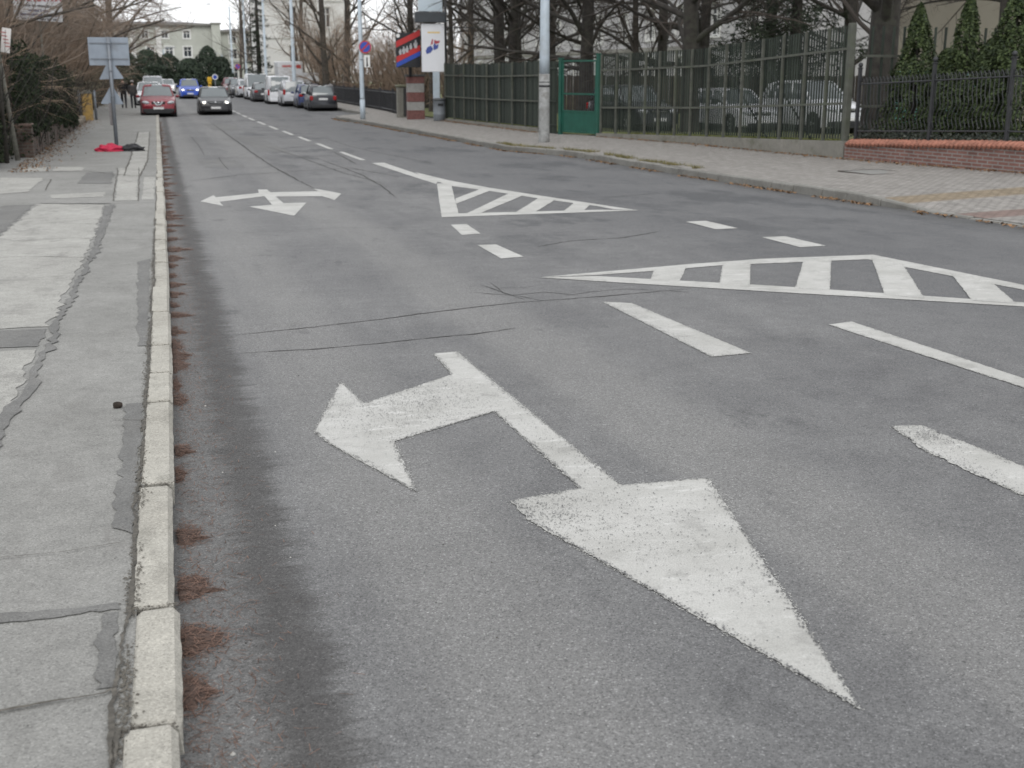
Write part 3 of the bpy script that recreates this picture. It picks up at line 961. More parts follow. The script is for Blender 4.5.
# grass along the top of the low fence walls
wv, wf = [], []
for _ in range(9000):
    yy = rng.uniform(25.5, 53)
    if 37.7 < yy < 41: continue
    xx = fence_x(yy) + rng.uniform(.10, 1.3)
    z = zyard(xx, yy) - .01
    a = rng.uniform(0, 6.28)
    h, s = rng.uniform(.03, .10), rng.uniform(.006, .012)
    o = len(wv)
    lx, ly = math.cos(a) * h * .6, math.sin(a) * h * .6
    wv += [(xx - ly / h * s, yy + lx / h * s, z), (xx + ly / h * s, yy - lx / h * s, z), (xx + lx, yy + ly, z + h)]
    wf.append((o, o + 1, o + 2))
tag(mesh_np('lawn_grass', np.array(wv), np.array(wf), leaf_mat('mossy_grass', (.085, .105, .022), (.19, .20, .055), .9), smooth=False), 'mossy green grass along the foot of the picket fence', 'grass', kind='stuff')

# pine cone on the pavement
t = thing('pine_cone', 'small dark pine cone lying on the left pavement near the kerb', 'pine cone', (-.254, 6.529, zleft(-.25, 6.53) + .016))
mb = MB()
mb.ell((0, 0, 0), (.026, .018, .018), 10)
for i in range(60):
    a, q = i * 2.4, i / 60
    x = -.021 + .042 * q
    r_ = .016 * math.sqrt(max(0.02, 1 - ((q - .45) / .58) ** 2))
    mb.box((x, math.cos(a) * r_, math.sin(a) * r_), (.008, .006, .004), 0, 0, 0, Matrix.Rotation(a, 3, 'X') @ Matrix.Rotation(.5, 3, 'Y'))
mb.build('cone_scales', mat('dark_cone', (.035, .026, .02), .9, .3, 60), t)

# manhole lid in the right pavement
t = thing('manhole_cover', 'thin dark square access cover set in the block paving beside the brick wall', 'manhole cover', (14.15, 21.6, zright(14.15, 21.6) - .004), .1)
mb = MB()
for sx, sy, dx_, dy_ in ((0, .5, 1.04, .05), (0, -.5, 1.04, .05), (.5, 0, .05, .95), (-.5, 0, .05, .95)): mb.box((sx, sy, .001), (dx_, dy_, .024))
mb.build('frame', mat('rusty_iron', (.06, .052, .046), .8, .3, 10), t)
mb = MB()
mb.box((0, 0, .002), (.94, .94, .014))
mb.build('lid', M_PAVE, t)

# dropped clothes by the sign post
def bundle(name, label, cat, x, y, sx, sy, sz, m, seed):
    t = thing(name, label, cat, (x, y, zleft(x, y)))
    mb = MB()
    n, k = 26, 13
    vs, fs = [], []
    for i in range(k + 1):
        for j in range(n):
            a, q = 2 * math.pi * j / n, i / k
            rr = math.cos(q * math.pi / 2) ** .7 if i < k else 0.001
            d = 1 + .42 * mnoise.noise(Vector((math.cos(a) * 2 + seed, math.sin(a) * 2, q * 3))) + .12 * mnoise.noise(Vector((math.cos(a) * 7, math.sin(a) * 7 + seed, q * 9)))
            h = q ** .8 * sz * (1 + .5 * mnoise.noise(Vector((math.cos(a) * rr * 3 + seed, math.sin(a) * rr * 3, 2))))
            vs.append((sx * rr * math.cos(a) * d, sy * rr * math.sin(a) * d, max(0.002, h)))
    for i in range(k):
        for j in range(n):
            q = (j + 1) % n
            fs.append((i * n + j, i * n + q, (i + 1) * n + q, (i + 1) * n + j))
    mb.add(vs, fs, 0, True)
    mb.build('fabric', m, t)
    mb = MB()
    pts = [(sx * .7, -sy * .4, .02), (sx * .9, -sy * .9, .025), (sx * .4, -sy * 1.25, .012), (-sx * .2, -sy * 1.15, .012), (-sx * .4, -sy * .6, .06)]
    mb.tube(pts, [.018] * 5, 6)
    mb.build('strap', m, t)
bundle('jacket', 'crumpled bright red jacket dropped on the pavement at the foot of the sign post', 'jacket', -1.04, 36.2, .40, .26, .19, mat('red_fabric', (.42, .012, .05), .7, .35, 9, .4, 25), 1.2)
bundle('bag', 'flat black bag lying beside the red jacket at the sign post', 'bag', -.42, 36.2, .36, .25, .18, mat('black_fabric', (.012, .012, .014), .65, .3, 9, .4, 25), 5.7)

# ------------------------------------------------------------------ street furniture
M_GALV = mat('galvanised_steel', (.19, .21, .235), .5, .10, 5., .1, 60, .35, dirt=(.20, .19, .18), dscale=2.2, damt=.5)
M_SIGNBACK = mat('grey_sign_back', (.27, .31, .36), .45, .08, 4, metal=.2, dirt=(.2, .21, .22), dscale=3, damt=.5)
M_LAMP = mat('pale_blue_grey_pole', (.40, .46, .51), .5, .07, 3., .08, 50, .1, dirt=(.28, .29, .29), dscale=1.3, damt=.5)
M_LAMP2 = mat('bare_weathered_pole', (.28, .285, .28), .75, .22, 7., .3, 40, .1, dirt=(.11, .10, .09), dscale=2.4, damt=.7)
M_WHITE = mat('white_sign_face', (.72, .72, .70), .5, .04, 6)
M_BLACK = mat('matt_black', (.012, .012, .013), .5, .1, 6)
M_RED = mat('sign_red', (.45, .03, .03), .45, .06, 8)
M_BLUE = mat('sign_blue', (.025, .07, .38), .45, .06, 8)
M_DARKM = mat('dark_iron', (.022, .023, .026), .55, .25, 12, .15, 60)

X, Y = -.88, 37.8
t = thing('sign_post', 'grey post with a rectangular panel and two triangular signs seen from behind', 'road sign', (X, Y, zleft(X, Y)))
mb = MB()
mb.tube([(0, 0, -.1), (0, 0, 3.14)], .055, 12)
mb.build('pole', M_GALV, t)
mb = MB()
mb.box((-.01, .092, 2.74), (1.12, .022, .79), ch=.009)
pn = mb.build('panel', M_SIGNBACK, t)
mb = MB()
for z in (2.53, 2.97):
    mb.box((-.01, .070, z), (1.05, .018, .035))
    mb.box((0, .0, z), (.125, .125, .03))
mb.build('bracket', M_GALV, pn)
def tri(cx, z0, wdt, lean, nm):
    mb = MB()
    h = wdt * .87
    pts = []
    for (px_, pz_) in ((-wdt / 2, 0), (wdt / 2, 0), (0, h)):
        for k in (-1, 0, 1):
            c_ = Vector((0, h / 3))
            p = Vector((px_, pz_)) * .94 + c_ * .06
            a = math.atan2(pz_ - h / 3, px_) + k * .5
            pts.append((p.x + .03 * math.cos(a), p.y + .03 * math.sin(a)))
    cs, sn = math.cos(lean), math.sin(lean)
    pts = [(x * cs - y * sn + cx, x * sn + y * cs + z0) for x, y in pts]
    mb.prism(pts, -.018, (0, .075, 0))
    o = mb.build(nm, M_SIGNBACK, t, fix=True)
    m2 = MB()
    m2.box((0, 0, z0 + .22), (.125, .13, .035))
    m2.build('bracket', M_GALV, o)
tri(.01, 1.98, .64, .03, 'triangle_plate')
tri(-.03, 1.27, .60, -.04, 'triangle_plate')
mb = MB()
mb.prism([(-.14 + .07 * math.cos(a) * .9, .97 + (.32 if math.sin(a) > 0 else -.32) * min(1, abs(math.sin(a)) * 1.6)) for a in [2 * math.pi * k / 20 for k in range(20)]], -.015, (.06, .05, 0))
mb.build('narrow_plate', mat('brownish_back', (.19, .18, .18), .6, .2, 6), t, fix=True)


def street_lamp(x, y, zf, label, r0=.12, h=9., arm=-1.6, two=False, fat=False, group='street lamps along the kerbs'):
    t = thing('street_lamp', label, 'street lamp', (x, y, zf(x, y)), 0, group)
    mb = MB()
    if fat:
        mb.tube([(0, 0, -.1), (0, 0, .02), (0, 0, .9), (0, 0, 2.05)], [r0 * 1.12, r0 * 1.1, r0 * 1.06, r0 * 1.03], 18)
        mb.tube([(0, 0, 1.66), (0, 0, 1.69), (0, 0, 1.72)], [r0 * 1.08, r0 * 1.09, r0 * 1.08], 18, 1)
        mb.tube([(0, 0, 1.80), (0, 0, 1.82)], [r0 * 1.075, r0 * 1.075], 18, 1)
        mb.build('pole_base', [M_LAMP2, M_DARKM], t)
        mb = MB()
        mb.tube([(0, 0, 2.05), (0, 0, 2.5), (0, 0, h)], [r0 * 1.0, r0 * .97, r0 * .62], 18)
        mb.build('pole', M_LAMP, t)
    else:
        mb.tube([(0, 0, -.1), (0, 0, .9)], [r0 * 1.15, r0 * 1.15], 14)
        mb.tube([(0, 0, .9), (0, 0, .98), (0, 0, h)], [r0 * 1.15, r0, r0 * .66], 14)
        mb.build('pole', M_LAMP, t)
    mb = MB()
    mb.tube([(0, 0, h - .1), (arm * .1, 0, h + .12), (arm * .4, 0, h + .25), (arm, 0, h + .33)], [.045, .04, .035, .03], 8)
    mb.build('arm', M_LAMP, t)
    mb = MB()
    s_ = 1 if arm > 0 else -1
    mb.ell((arm + s_ * .32, 0, h + .34), (.40, .14, .07), 14)
    lh = mb.build('lamp_head', mat('lamp_housing', (.30, .31, .32), .5, .05), t)
    mb = MB()
    mb.ell((arm + s_ * .34, 0, h + .295), (.27, .10, .05), 12)
    mb.build('lens', mat('lamp_lens', (.5, .5, .48), .2), lh)
    return t


street_lamp(11.78, 36.04, zright, 'thick pale blue street pole in front of the green garden gate', .155, 9., -2.2, fat=True)
P2 = street_lamp(9.62, 56.4, zright, 'pale blue street pole carrying the round no parking sign', .105, 9., -1.8)
street_lamp(11.03, 95., zroad, 'pale blue street pole rising behind the parked silver and white cars', .15, 10.5, -2.)
street_lamp(12.15, 129., zroad, 'slim pole standing against the edge of the tall white house', .15, 10.5, -2.)
street_lamp(12.33, 156., zroad, 'distant slim pole left of the dark spruce', .14, 12., -2.)
street_lamp(12.98, 190., zroad, 'distant street lamp whose long arm reaches left against the white sky', .16, 11.6, -2.6)
street_lamp(13.06, 215., zroad, 'short distant pole in front of the right part of the pale green building', .13, 5., -1.)
street_lamp(12.74, 240., zroad, 'thin far pole rising behind the yellow traffic bollard', .14, 9., -1.)
street_lamp(3.34, 200., zroad, 'distant pole on the left kerb in front of the dark evergreens', .15, 5.6, 1.2)

def no_parking(x, y, zc, zf, label, r=.28, plate=True, off=.2, rz=-.2):
    t = thing('no_parking_sign', label, 'road sign', (x, y, zf(x, y) + zc), rz, 'no parking signs')
    mb = MB()
    mb.lathe([(r, -.012), (r, .012)], 28, (off, -.13, 0), 0, Matrix.Rotation(R(90), 3, 'X'))
    mb.build('red_disc', M_RED, t)
    mb = MB()
    mb.lathe([(r * .80, 0), (r * .80, .005)], 28, (off, -.1425, 0), 0, Matrix.Rotation(R(90), 3, 'X'))
    mb.build('blue_disc', M_BLUE, t)
    mb = MB()
    mb.box((off, -.150, 0), (r * 1.62, .004, r * .26), rot=Matrix.Rotation(R(-45), 3, 'Y'))
    mb.build('slash', M_RED, t)
    mb = MB()
    mb.box((off / 2, -.10, .0), (abs(off) + .12, .02, .04))
    mb.build('bracket', M_GALV, t)
    if plate:
        mb = MB()
        mb.box((off + .07, -.13, -.62), (.27, .016, .54), ch=.006)
        pl = mb.build('plate', M_WHITE, t)
        mb = MB()
        a, b_ = .028, .17
        mb.prism([(-a, b_), (a, b_), (a, -b_), (.075, -b_), (0, -b_ - .075), (-.075, -b_), (-a, -b_)], .004, (off + .07, -.139, -.62))
        mb.build('arrow_symbol', M_BLACK, pl, fix=True)
        mb = MB()
        mb.box((off / 2, -.10, -.55), (abs(off) + .12, .02, .035))
        mb.build('bracket', M_GALV, pl)
    return t
no_parking(9.62, 56.4, 3.22, zright, 'round blue and red no parking sign above a small white arrow plate')
no_parking(12.6, 174., 3.0, zroad, 'larger of two distant blurred purple-looking round signs above the parked cars', .36, False, 0)
no_parking(12.9, 199., 2.5, zroad, 'smaller and lower of two distant purple-looking round signs', .34, False, 0)

# traffic island bollard and sign, far off
t = thing('traffic_bollard', 'small yellow traffic bollard far along the middle of the road', 'bollard', (6.82, 136., zroad(6, 136)))
mb = MB()
mb.box((0, 0, .62), (.36, .3, 1.25), ch=.05)
mb.box((0, 0, 1.5), (.46, .3, .5), ch=.05)
mb.build('body', mat('traffic_yellow', (.62, .36, .015), .5, .05), t)
mb = MB()
for z in (.35, .95): mb.box((0, -.155, z), (.34, .02, .12), rot=Matrix.Rotation(.5, 3, 'Y'))
mb.build('stripes', M_BLACK, t)
t = thing('keep_right_sign', 'round sign on a thin post beside the far yellow bollard', 'road sign', (7.40, 136., zroad(6.9, 136)))
mb = MB()
mb.tube([(0, 0, -.05), (0, 0, 2.1)], .05, 10)
mb.build('pole', M_GALV, t)
mb = MB()
mb.lathe([(.30, -.012), (.30, .012)], 24, (0, -.07, 1.75), 0, Matrix.Rotation(R(90), 3, 'X'))
mb.build('disc', M_WHITE, t)
mb = MB()
mb.lathe([(.21, 0), (.21, .006)], 24, (0, -.083, 1.75), 0, Matrix.Rotation(R(90), 3, 'X'))
mb.build('face', M_BLUE, t)

# waste bin
X, Y = 12.45, 53.0
t = thing('waste_bin', 'grey cylindrical litter bin against the poster post at the end of the plank fence', 'waste bin', (X, Y, zright(X, Y)))
mb = MB()
mb.lathe([(.24, 0), (.25, .03), (.27, .28), (.27, .30), (.255, .31), (.265, .80), (.275, .82), (.275, .86)], 22)
mb.build('body', mat('grey_bin', (.14, .155, .17), .6, .12, 6, dirt=(.08, .08, .08)), t)
mb = MB()
mb.lathe([(.285, .86), (.285, .93), (.25, .97), (.10, .985)], 22)
mb.build('lid', mat('dark_bin_lid', (.06, .065, .07), .5, .1), t)
mb = MB()
mb.box((0, -.262, .70), (.24, .03, .10), ch=.01)
mb.build('slot', M_BLACK, t)

# poster pillar
X, Y = 12.42, 53.9
t = thing('poster_display', 'tall poster display with a white poster under a dark box', 'advertising display', (X, Y, zright(X, Y)), -.12)
mb = MB()
mb.box((.12, 0, 1.05), (.30, .16, 2.1), ch=.02)
mb.build('post', M_LAMP, t)
mb = MB()
mb.box((0, 0, 3.12), (1.02, .16, 2.06), ch=.02)
pp = mb.build('poster_panel', mat('white_poster', (.70, .71, .74), .35, .04, 2, spec=.6), t)
mb = MB()
random.seed(4)
x = -.24
while x < .26:
    w_ = random.uniform(.03, .07)
    mb.box((x + w_ / 2, -.083, 3.78), (w_, .006, .065))
    x += w_ + .014
mb.build('lettering', mat('poster_yellow', (.72, .50, .12), .5), pp)
mb = MB()
mb.prism([(-.30, -.34), (-.12, -.28), (.0, -.12), (-.10, .02), (-.26, -.04), (-.34, -.2)], .006, (0, -.083, 3.2))
mb.prism([(.02, -.18), (.20, -.10), (.24, .08), (.12, .04), (.06, .16), (0, .02)], .006, (0, -.083, 3.2))
mb.build('blue_shapes', mat('poster_blue', (.05, .08, .30), .5), pp, fix=True)
mb = MB()
mb.prism([(.04, .10), (.12, .05), (.27, .10), (.30, .2), (.16, .18), (.05, .24)], .006, (0, -.0835, 3.24))
mb.prism([(-.12, .04), (-.02, .1), (.0, .3), (-.06, .28)], .006, (0, -.0835, 3.2))
mb.build('red_shapes', mat('poster_red', (.38, .06, .08), .5), pp, fix=True)
mb = MB()
mb.box((-.12, 0, 4.42), (1.34, .40, .44), ch=.02)
mb.build('top_box', mat('anthracite_box', (.045, .052, .060), .4, .1, 4), t)
mb = MB()
mb.box((-.10, 0, 5.35), (1.06, .12, 1.36), ch=.01)
mb.build('upper_panel', mat('pale_blue_panel', (.50, .58, .64), .25, .08, 1.5), t)
mb = MB()
mb.tube([(.57, .06, -.05), (.57, .06, 6.6)], .055, 8)
mb.box((1.2, .06, 4.0), (1.3, .05, .05))
mb.build('side_post', M_DARKM, t)

# banner
X, Y = 11.5, 54.9
t = thing('billboard', 'black billboard with diagonal red and blue stripes above the striped brick pillar', 'billboard', (X, Y, zright(X, Y)), -.05)
mb = MB()
mb.tube([(.10, .14, 1.9), (.10, .14, 3.7)], .07, 10)
mb.build('post', M_DARKM, t)
mb = MB()
mb.box((0, 0, 3.06), (1.10, .09, 1.50), ch=.01)
bp = mb.build('board', mat('billboard_black', (.014, .015, .018), .35, .1), t)
def stripe(z0, wd, m, dz=0.):
    mb = MB()
    mb.prism([(-.545, z0), (.545, z0 + .52), (.545, z0 + .52 + wd), (-.545, z0 + wd)], .005, (0, -.046 - dz, 0))
    mb.build('stripe', m, bp, fix=True)
stripe(3.17, .26, M_RED)
stripe(2.52, .25, M_RED)
stripe(2.31, .20, M_BLUE)
mb = MB()
for cx, cz, s_ in ((-.36, 2.98, .8), (-.20, 3.05, 1.), (-.05, 3.10, .9), (.12, 3.22, .8), (.34, 3.32, 1.1)):
    mb.prism([(cx - .05 * s_, cz - .17 * s_), (cx + .05 * s_, cz - .14 * s_), (cx + .08 * s_, cz + .05 * s_), (cx + .03 * s_, cz + .08 * s_), (cx + .03 * s_, cz + .16 * s_), (cx - .03 * s_, cz + .16 * s_), (cx - .03 * s_, cz + .08 * s_), (cx - .09 * s_, cz + .03 * s_)], .005, (0, -.0462, 0))
mb.build('pale_figures', mat('print_grey', (.40, .40, .41), .5, .3, 12), bp, fix=True)
mb = MB()
mb.lathe([(.085, 0), (.085, .005)], 18, (-.45, -.046, 3.68), 0, Matrix.Rotation(R(90), 3, 'X'))
mb.build('round_mark', M_WHITE, bp)

# ------------------------------------------------------------------ far-side walls, gates and fences
M_BRICK = brick('red_clinker_brick', (.155, .075, .062), (.215, .105, .085), (.23, .215, .20), .25, .075, 'YZ', .5)
M_OLDBRICK = brick('old_stained_brick', (.080, .055, .044), (.15, .098, .078), (.12, .11, .095), .25, .08, 'YZ', 1.1)
M_PLINTH = concrete('mossy_plinth', (.17, .165, .145), (.24, .23, .205), .6, (.07, .075, .04))
M_STONE = concrete('pale_cast_stone', (.24, .235, .225), (.32, .315, .30), .6)
M_TILE = mat('orange_roof_tile', (.32, .138, .095), .8, .28, 9., .2, 40, dirt=(.14, .07, .05), dscale=4, damt=.6)
M_PICK = leaf_mat('dark_green_pickets', (.010, .015, .012), (.040, .050, .040), .75)
M_FPOST = mat('weathered_olive_post', (.078, .082, .068), .8, .25, 5, .2, 50, dirt=(.06, .075, .04), dscale=2, damt=.5)
M_GREEN = mat('gate_green', (.012, .082, .058), .45, .15, 4, .1, 40)

def wall_run(name, label, cat, y0, y1, th, m, cap=None, step=1.0, tag_it=True, off=0.):
    t = thing(name, label, cat, (fence_x((y0 + y1) / 2), (y0 + y1) / 2, zright(fence_x((y0 + y1) / 2), (y0 + y1) / 2)))
    L = t.location
    mb = MB()
    n = max(2, int((y1 - y0) / step))
    vs, fs = [], []
    for i in range(n + 1):
        yy = y0 + (y1 - y0) * i / n
        x = fence_x(yy)
        zb, zt = zright(x, yy) - .15, wall_z(yy) + off
        vs += [(x - th / 2 - L.x, yy - L.y, zb - L.z), (x - th / 2 - L.x, yy - L.y, zt - L.z), (x + th / 2 - L.x, yy - L.y, zt - L.z), (x + th / 2 - L.x, yy - L.y, zb - L.z)]
    for i in range(n):
        for k in range(4):
            a, b_ = i * 4 + k, i * 4 + (k + 1) % 4
            fs.append((a, b_, b_ + 4, a + 4))
    fs += [(3, 2, 1, 0), tuple(4 * n + k for k in range(4))]
    mb.add(vs, fs)
    mb.build('wall_body', m, t, fix=True)
    return t, L

bw, L = wall_run('brick_wall', 'low red brick garden wall capped with orange tiles under the black railing', 'wall', 10., 25.28, .26, M_BRICK, off=-.085)
mb = MB()
yy = 10.05
while yy < 25.25:
    x = fence_x(yy)
    z = wall_z(yy) - .085
    p = lambda dx_, dz_: (x + dx_ - L.x, yy - L.y, z + dz_ - L.z)
    mb.tube([p(-.19, -.012), p(-.10, .055), p(0, .082), p(.12, .055), p(.19, .0)], [.050, .052, .055, .055, .055], 8)
    yy += .128
mb.build('tile_cap', M_TILE, bw)

pw, _ = wall_run('plinth_wall', 'low grey concrete plinth under the tall picket fence', 'wall', 25.34, 37.9, .24, M_PLINTH)
pw2, _ = wall_run('plinth_wall', 'low concrete plinth under the dark plank fence beyond the lamp post', 'wall', 41.5, 53.1, .22, M_PLINTH)


def fpt(y): return Vector((fence_x(y), y, wall_z(y)))


def picket_fence(name, label, ys_posts, hfun, spacing, wd, rails, m_pick, m_post, root_y, post_s=.075, jit=.0, cat='fence', plank=False):
    base = fpt(root_y)
    t = thing(name, label, cat, base)
    for yy in ys_posts:
        p = fpt(yy) - base
        mb = MB()
        ang = math.atan2(fence_x(yy + .5) - fence_x(yy - .5), 1.)
        mb.box((p.x - .02, p.y, p.z + hfun(yy) / 2 - .02), (post_s, post_s * .8, hfun(yy) + .04), -ang, ch=.006)
        mb.build('post', m_post, t)
    for frac in rails:
        mb = MB()
        pts = [ys_posts[0]] + [y_ for y_ in ys_posts[1:]]
        for a, b_ in zip(pts, pts[1:]):
            pa, pb = fpt(a) - base, fpt(b_) - base
            pa.z += hfun(a) * frac
            pb.z += hfun(b_) * frac
            pa.x -= .045; pb.x -= .045
            d = pb - pa
            ang = math.atan2(d.x, d.y)
            rot = Matrix.Rotation(-ang, 3, 'Z') @ Matrix.Rotation(math.asin(d.z / d.length), 3, 'X')
            mb.box((pa + pb) / 2, (.03, d.length, .055), rot=rot)
        mb.build('rail', m_post, t)
    mb = MB()
    rr = random.Random(int(root_y))
    lo, hi = min(ys_posts), max(ys_posts)
    yy = lo + spacing / 2
    while yy < hi:
        p = fpt(yy) - base
        h = hfun(yy) * (1 - rr.random() * jit)
        ang = math.atan2(fence_x(yy + .5) - fence_x(yy - .5), 1.)
        g0 = .05
        mb.box((p.x + .015 + (rr.uniform(-.008, .008) if plank else 0), p.y, p.z + g0 + (h - g0) / 2), (.02 if plank else .020, wd * (rr.uniform(.82, 1.04) if plank else 1), h - g0), -ang)
        yy += spacing
    mb.build('planks' if plank else 'pickets', m_pick, t)
    return t

posts = [37.79, 36.91, 36.14, 35.3, 34.58, 33.75, 32.97, 32.09, 31.15, 30.26, 29.27, 28.3, 27.3, 26.35, 25.5]
hp = lambda y_: lerp_tab([(25, 2.66), (32.5, 2.46), (38, 2.50)], y_)
pf = picket_fence('picket_fence', 'tall weathered green picket fence on the grey plinth with parked cars behind it', posts, hp, .112, .055, (.33, .80), M_PICK, M_FPOST, 31.)
mb = MB()
p = fpt(25.45) - pf.location
mb.box((p.x - .02, p.y, p.z + 1.32), (.15, .15, 2.72), ch=.015)
mb.build('end_post', M_FPOST, pf)
mb = MB()
for a, b_ in ((27.35, 29.3), (29.4, 31.4)):
    pa, pb = fpt(a) - pf.location, fpt(b_) - pf.location
    mb.tube([(pa.x + .3, pa.y, pa.z + .02), (pb.x + .05, pb.y, pb.z + 2.0)], .025, 6)
mb.build('brace', M_DARKM, pf)

hq = lambda y_: lerp_tab([(41, 2.34), (47, 2.30), (53.2, 2.38)], y_)
picket_fence('plank_fence', 'dark green close-boarded fence between the lamp post and the waste bin', [41.5, 42.9, 44.3, 45.8, 47.3, 48.8, 50.3, 51.7, 53.05], hq, .155, .142, (.40, .78), M_PICK, M_FPOST, 47., .07, .03, plank=True)

# dividing fence running back between the two gardens
t = thing('garden_fence', 'sparse upright bars of a fence running back behind the pointed conifers', 'fence', (16.1, 25.5, wall_z(25.5)))
mb = MB()
x = .3
while x < 14:
    mb.box((x, x * .12, 1.25), (.055, .03, 2.75))
    x += .31
mb.build('bars', M_PICK, t)
mb = MB()
for z in (.8, 1.95): mb.box((7, .84 - .03, z), (14, .03, .06), rz=.1194)
mb.build('rail', M_FPOST, t)
for x in (3.4, 6.8, 10.2, 13.6):
    mb = MB()
    mb.box((x, x * .12 + .05, 1.25), (.09, .09, 2.7), ch=.008)
    mb.build('post', M_FPOST, t)

# green gate
ga, gb = Vector((14.26, 37.98, 0)), Vector((13.60, 39.80, 0))
ang = math.atan2(-(gb.x - ga.x), gb.y - ga.y)
gz = zright(14, 38.9)
t = thing('garden_gate', 'bright green metal gate with a solid lower panel beside the lamp post', 'gate', (ga.x, ga.y, gz), ang)
Lg = (gb - ga).length
for yy, hh, w_ in ((0, 2.62, .11), (Lg, 2.50, .13)):
    mb = MB()
    mb.box((0, yy, hh / 2 - .05), (w_, w_, hh + .1), ch=.01)
    mb.box((0, yy, hh + .01), (w_ + .03, w_ + .03, .03))
    mb.build('post', M_GREEN, t)
mb = MB()
y0_, y1_ = .10, Lg - .11
for z in (.10, .78, 1.35, 2.42): mb.box((0, Lg / 2, z), (.045, y1_ - y0_ + .05, .055))
for yy in (y0_, y1_): mb.box((0, yy, 1.26), (.045, .06, 2.37))
mb.build('frame', M_GREEN, t)
mb = MB()
mb.box((.0, Lg / 2, .44), (.012, y1_ - y0_ - .06, .62))
mb.build('lower_panel', M_GREEN, t)
mb = MB()
yy = y0_ + .12
while yy < y1_:
    mb.box((0, yy, 1.6), (.016, .016, 1.58))
    yy += .125
mb.build('bars', M_DARKM, t)
mb = MB()
mb.box((-.05, .2, 1.1), (.05, .14, .10), ch=.01)
mb.build('lock', M_DARKM, t)
t = thing('side_panel', 'narrow dark fence panel between the green gate and the lamp post', 'fence', (13.55, 40.0, zright(13.5, 40.4)), math.atan2(.15, 1.4))
mb = MB()
yy = .08
while yy < 1.4:
    mb.box((0, yy, 1.2), (.03, .045, 2.45))
    yy += .11
mb.build('pickets', M_PICK, t)
mb = MB()
for z in (.3, 1.1, 2.2): mb.box((-.03, .72, z), (.03, 1.4, .05))
mb.build('rail', M_PICK, t)

# black ornamental railing on the brick wall
bx, by = fence_x(18), 18.
base = Vector((bx, by, wall_z(18.)))
t = thing('ornamental_railing', 'black wrought iron railing with curled bars on the red brick wall', 'railing', base)
hr = lambda y_: 1.30
for yy in (25.08, 22.7, 20.55, 18.3, 16.1, 13.9, 11.7):
    p = fpt(yy) - base
    mb = MB()
    mb.box((p.x, p.y, p.z + .80), (.075, .075, 1.66), ch=.008)
    mb.box((p.x, p.y, p.z + 1.64), (.10, .10, .03), ch=.008)
    mb.ell((p.x, p.y, p.z + 1.71), (.055, .055, .06), 10)
    mb.build('post', M_DARKM, t)
mb = MB()
ys_r = [25.08, 22.7, 20.55, 18.3, 16.1, 13.9, 11.7]
for z in (.22, 1.28):
    for a, b_ in zip(ys_r, ys_r[1:]):
        pa, pb = fpt(a) - base, fpt(b_) - base
        mb.tube([(pa.x, pa.y, pa.z + z), (pb.x, pb.y, pb.z + z)], .02, 6, smooth=False)
mb.build('rail', M_DARKM, t)
mb = MB()
yy = 11.8
while yy < 25:
    p = fpt(yy) - base
    d = (fpt(yy + .1) - fpt(yy)) / .1
    q = lambda s_, z: (p.x + d.x * s_, p.y + d.y * s_, p.z + z)
    mb.tube([q(0, .22), q(.0, .32), q(.055, .44), q(.05, .55), q(0, .66), q(-.045, .76), q(-.03, .86), q(0, .95), q(0, 1.28), q(.02, 1.36), q(.06, 1.42), q(.085, 1.36), q(.06, 1.32)], .0105, 5)
    yy += .115
mb.build('curled_bars', mat('worn_black_enamel', (.024, .025, .028), .35, .3, 12), t)

# brick and stone gate pillar, concrete pillar, iron railing further on
X, Y = 11.92, 55.5
t = thing('brick_pillar', 'square gate pillar in alternating red brick and pale stone bands', 'pillar', (X, Y, zright(X, Y)), -.1)
zs = [(-.1, .40, 0), (.40, .78, 1), (.78, 1.20, 0), (1.20, 1.60, 1), (1.60, 1.90, 0)]
M_PBRICK = mat('dull_red_brickwork', (.145, .065, .058), .85, .25, 12., .4, 50)
bb_ = [MB(), MB()]
for a, b_, k in zs: bb_[k].box((0, 0, (a + b_) / 2), (.78 - .02 * k, .62 - .02 * k, b_ - a), ch=.012)
bb_[0].build('brick_bands', M_PBRICK, t)
bb_[1].build('stone_bands', M_STONE, t)
mb = MB()
mb.box((0, 0, 1.95), (.90, .74, .09), ch=.02)
mb.build('cap', mat('dark_cap_stone', (.07, .068, .065), .8, .2, 6), t)
X, Y = 11.75, 58.0
t = thing('concrete_pillar', 'short weathered concrete pillar with a flat cap left of the brick pillar', 'pillar', (X, Y, zright(X, Y)))
mb = MB()
mb.box((0, 0, .66), (.38, .38, 1.5), ch=.02)
mb.build('shaft', M_PLINTH, t)
mb = MB()
mb.box((0, 0, 1.46), (.48, .48, .12), ch=.03)
mb.build('cap', mat('mossy_cap', (.13, .13, .09), .9, .3, 6), t)
t = thing('wicket_gate', 'narrow iron gate between the concrete pillar and the striped brick pillar', 'gate', (11.8, 57.7, zright(11.8, 57)), 0)
mb = MB()
for k in range(15): mb.box((.004 * k, -.1 - k * .12, .72), (.02, .02, 1.3))
mb.build('bars', M_DARKM, t)
mb = MB()
for z in (.15, 1.2): mb.box((.03, -.95, z), (.025, 1.85, .04))
mb.build('rail', M_DARKM, t)
t = thing('iron_railing', 'long low dark iron railing beside the parked cars', 'railing', (12.2, 59., zroad(12, 59) + .12), 0)
mb = MB()
def rx(yy): return lerp_tab([(0, 0), (8, .55), (60, 1.6)], yy)
yy = 0.
while yy < 60:
    mb.box((rx(yy), yy, .62), (.022, .022, 1.15))
    yy += .13
mb.build('bars', M_DARKM, t)
mb = MB()
for z in (.2, 1.08):
    for k in range(12):
        a, b_ = k * 5, k * 5 + 5
        mb.tube([(rx(a), a, z), (rx(b_), b_, z)], .025, 4, smooth=False)
mb.build('rail', M_DARKM, t)
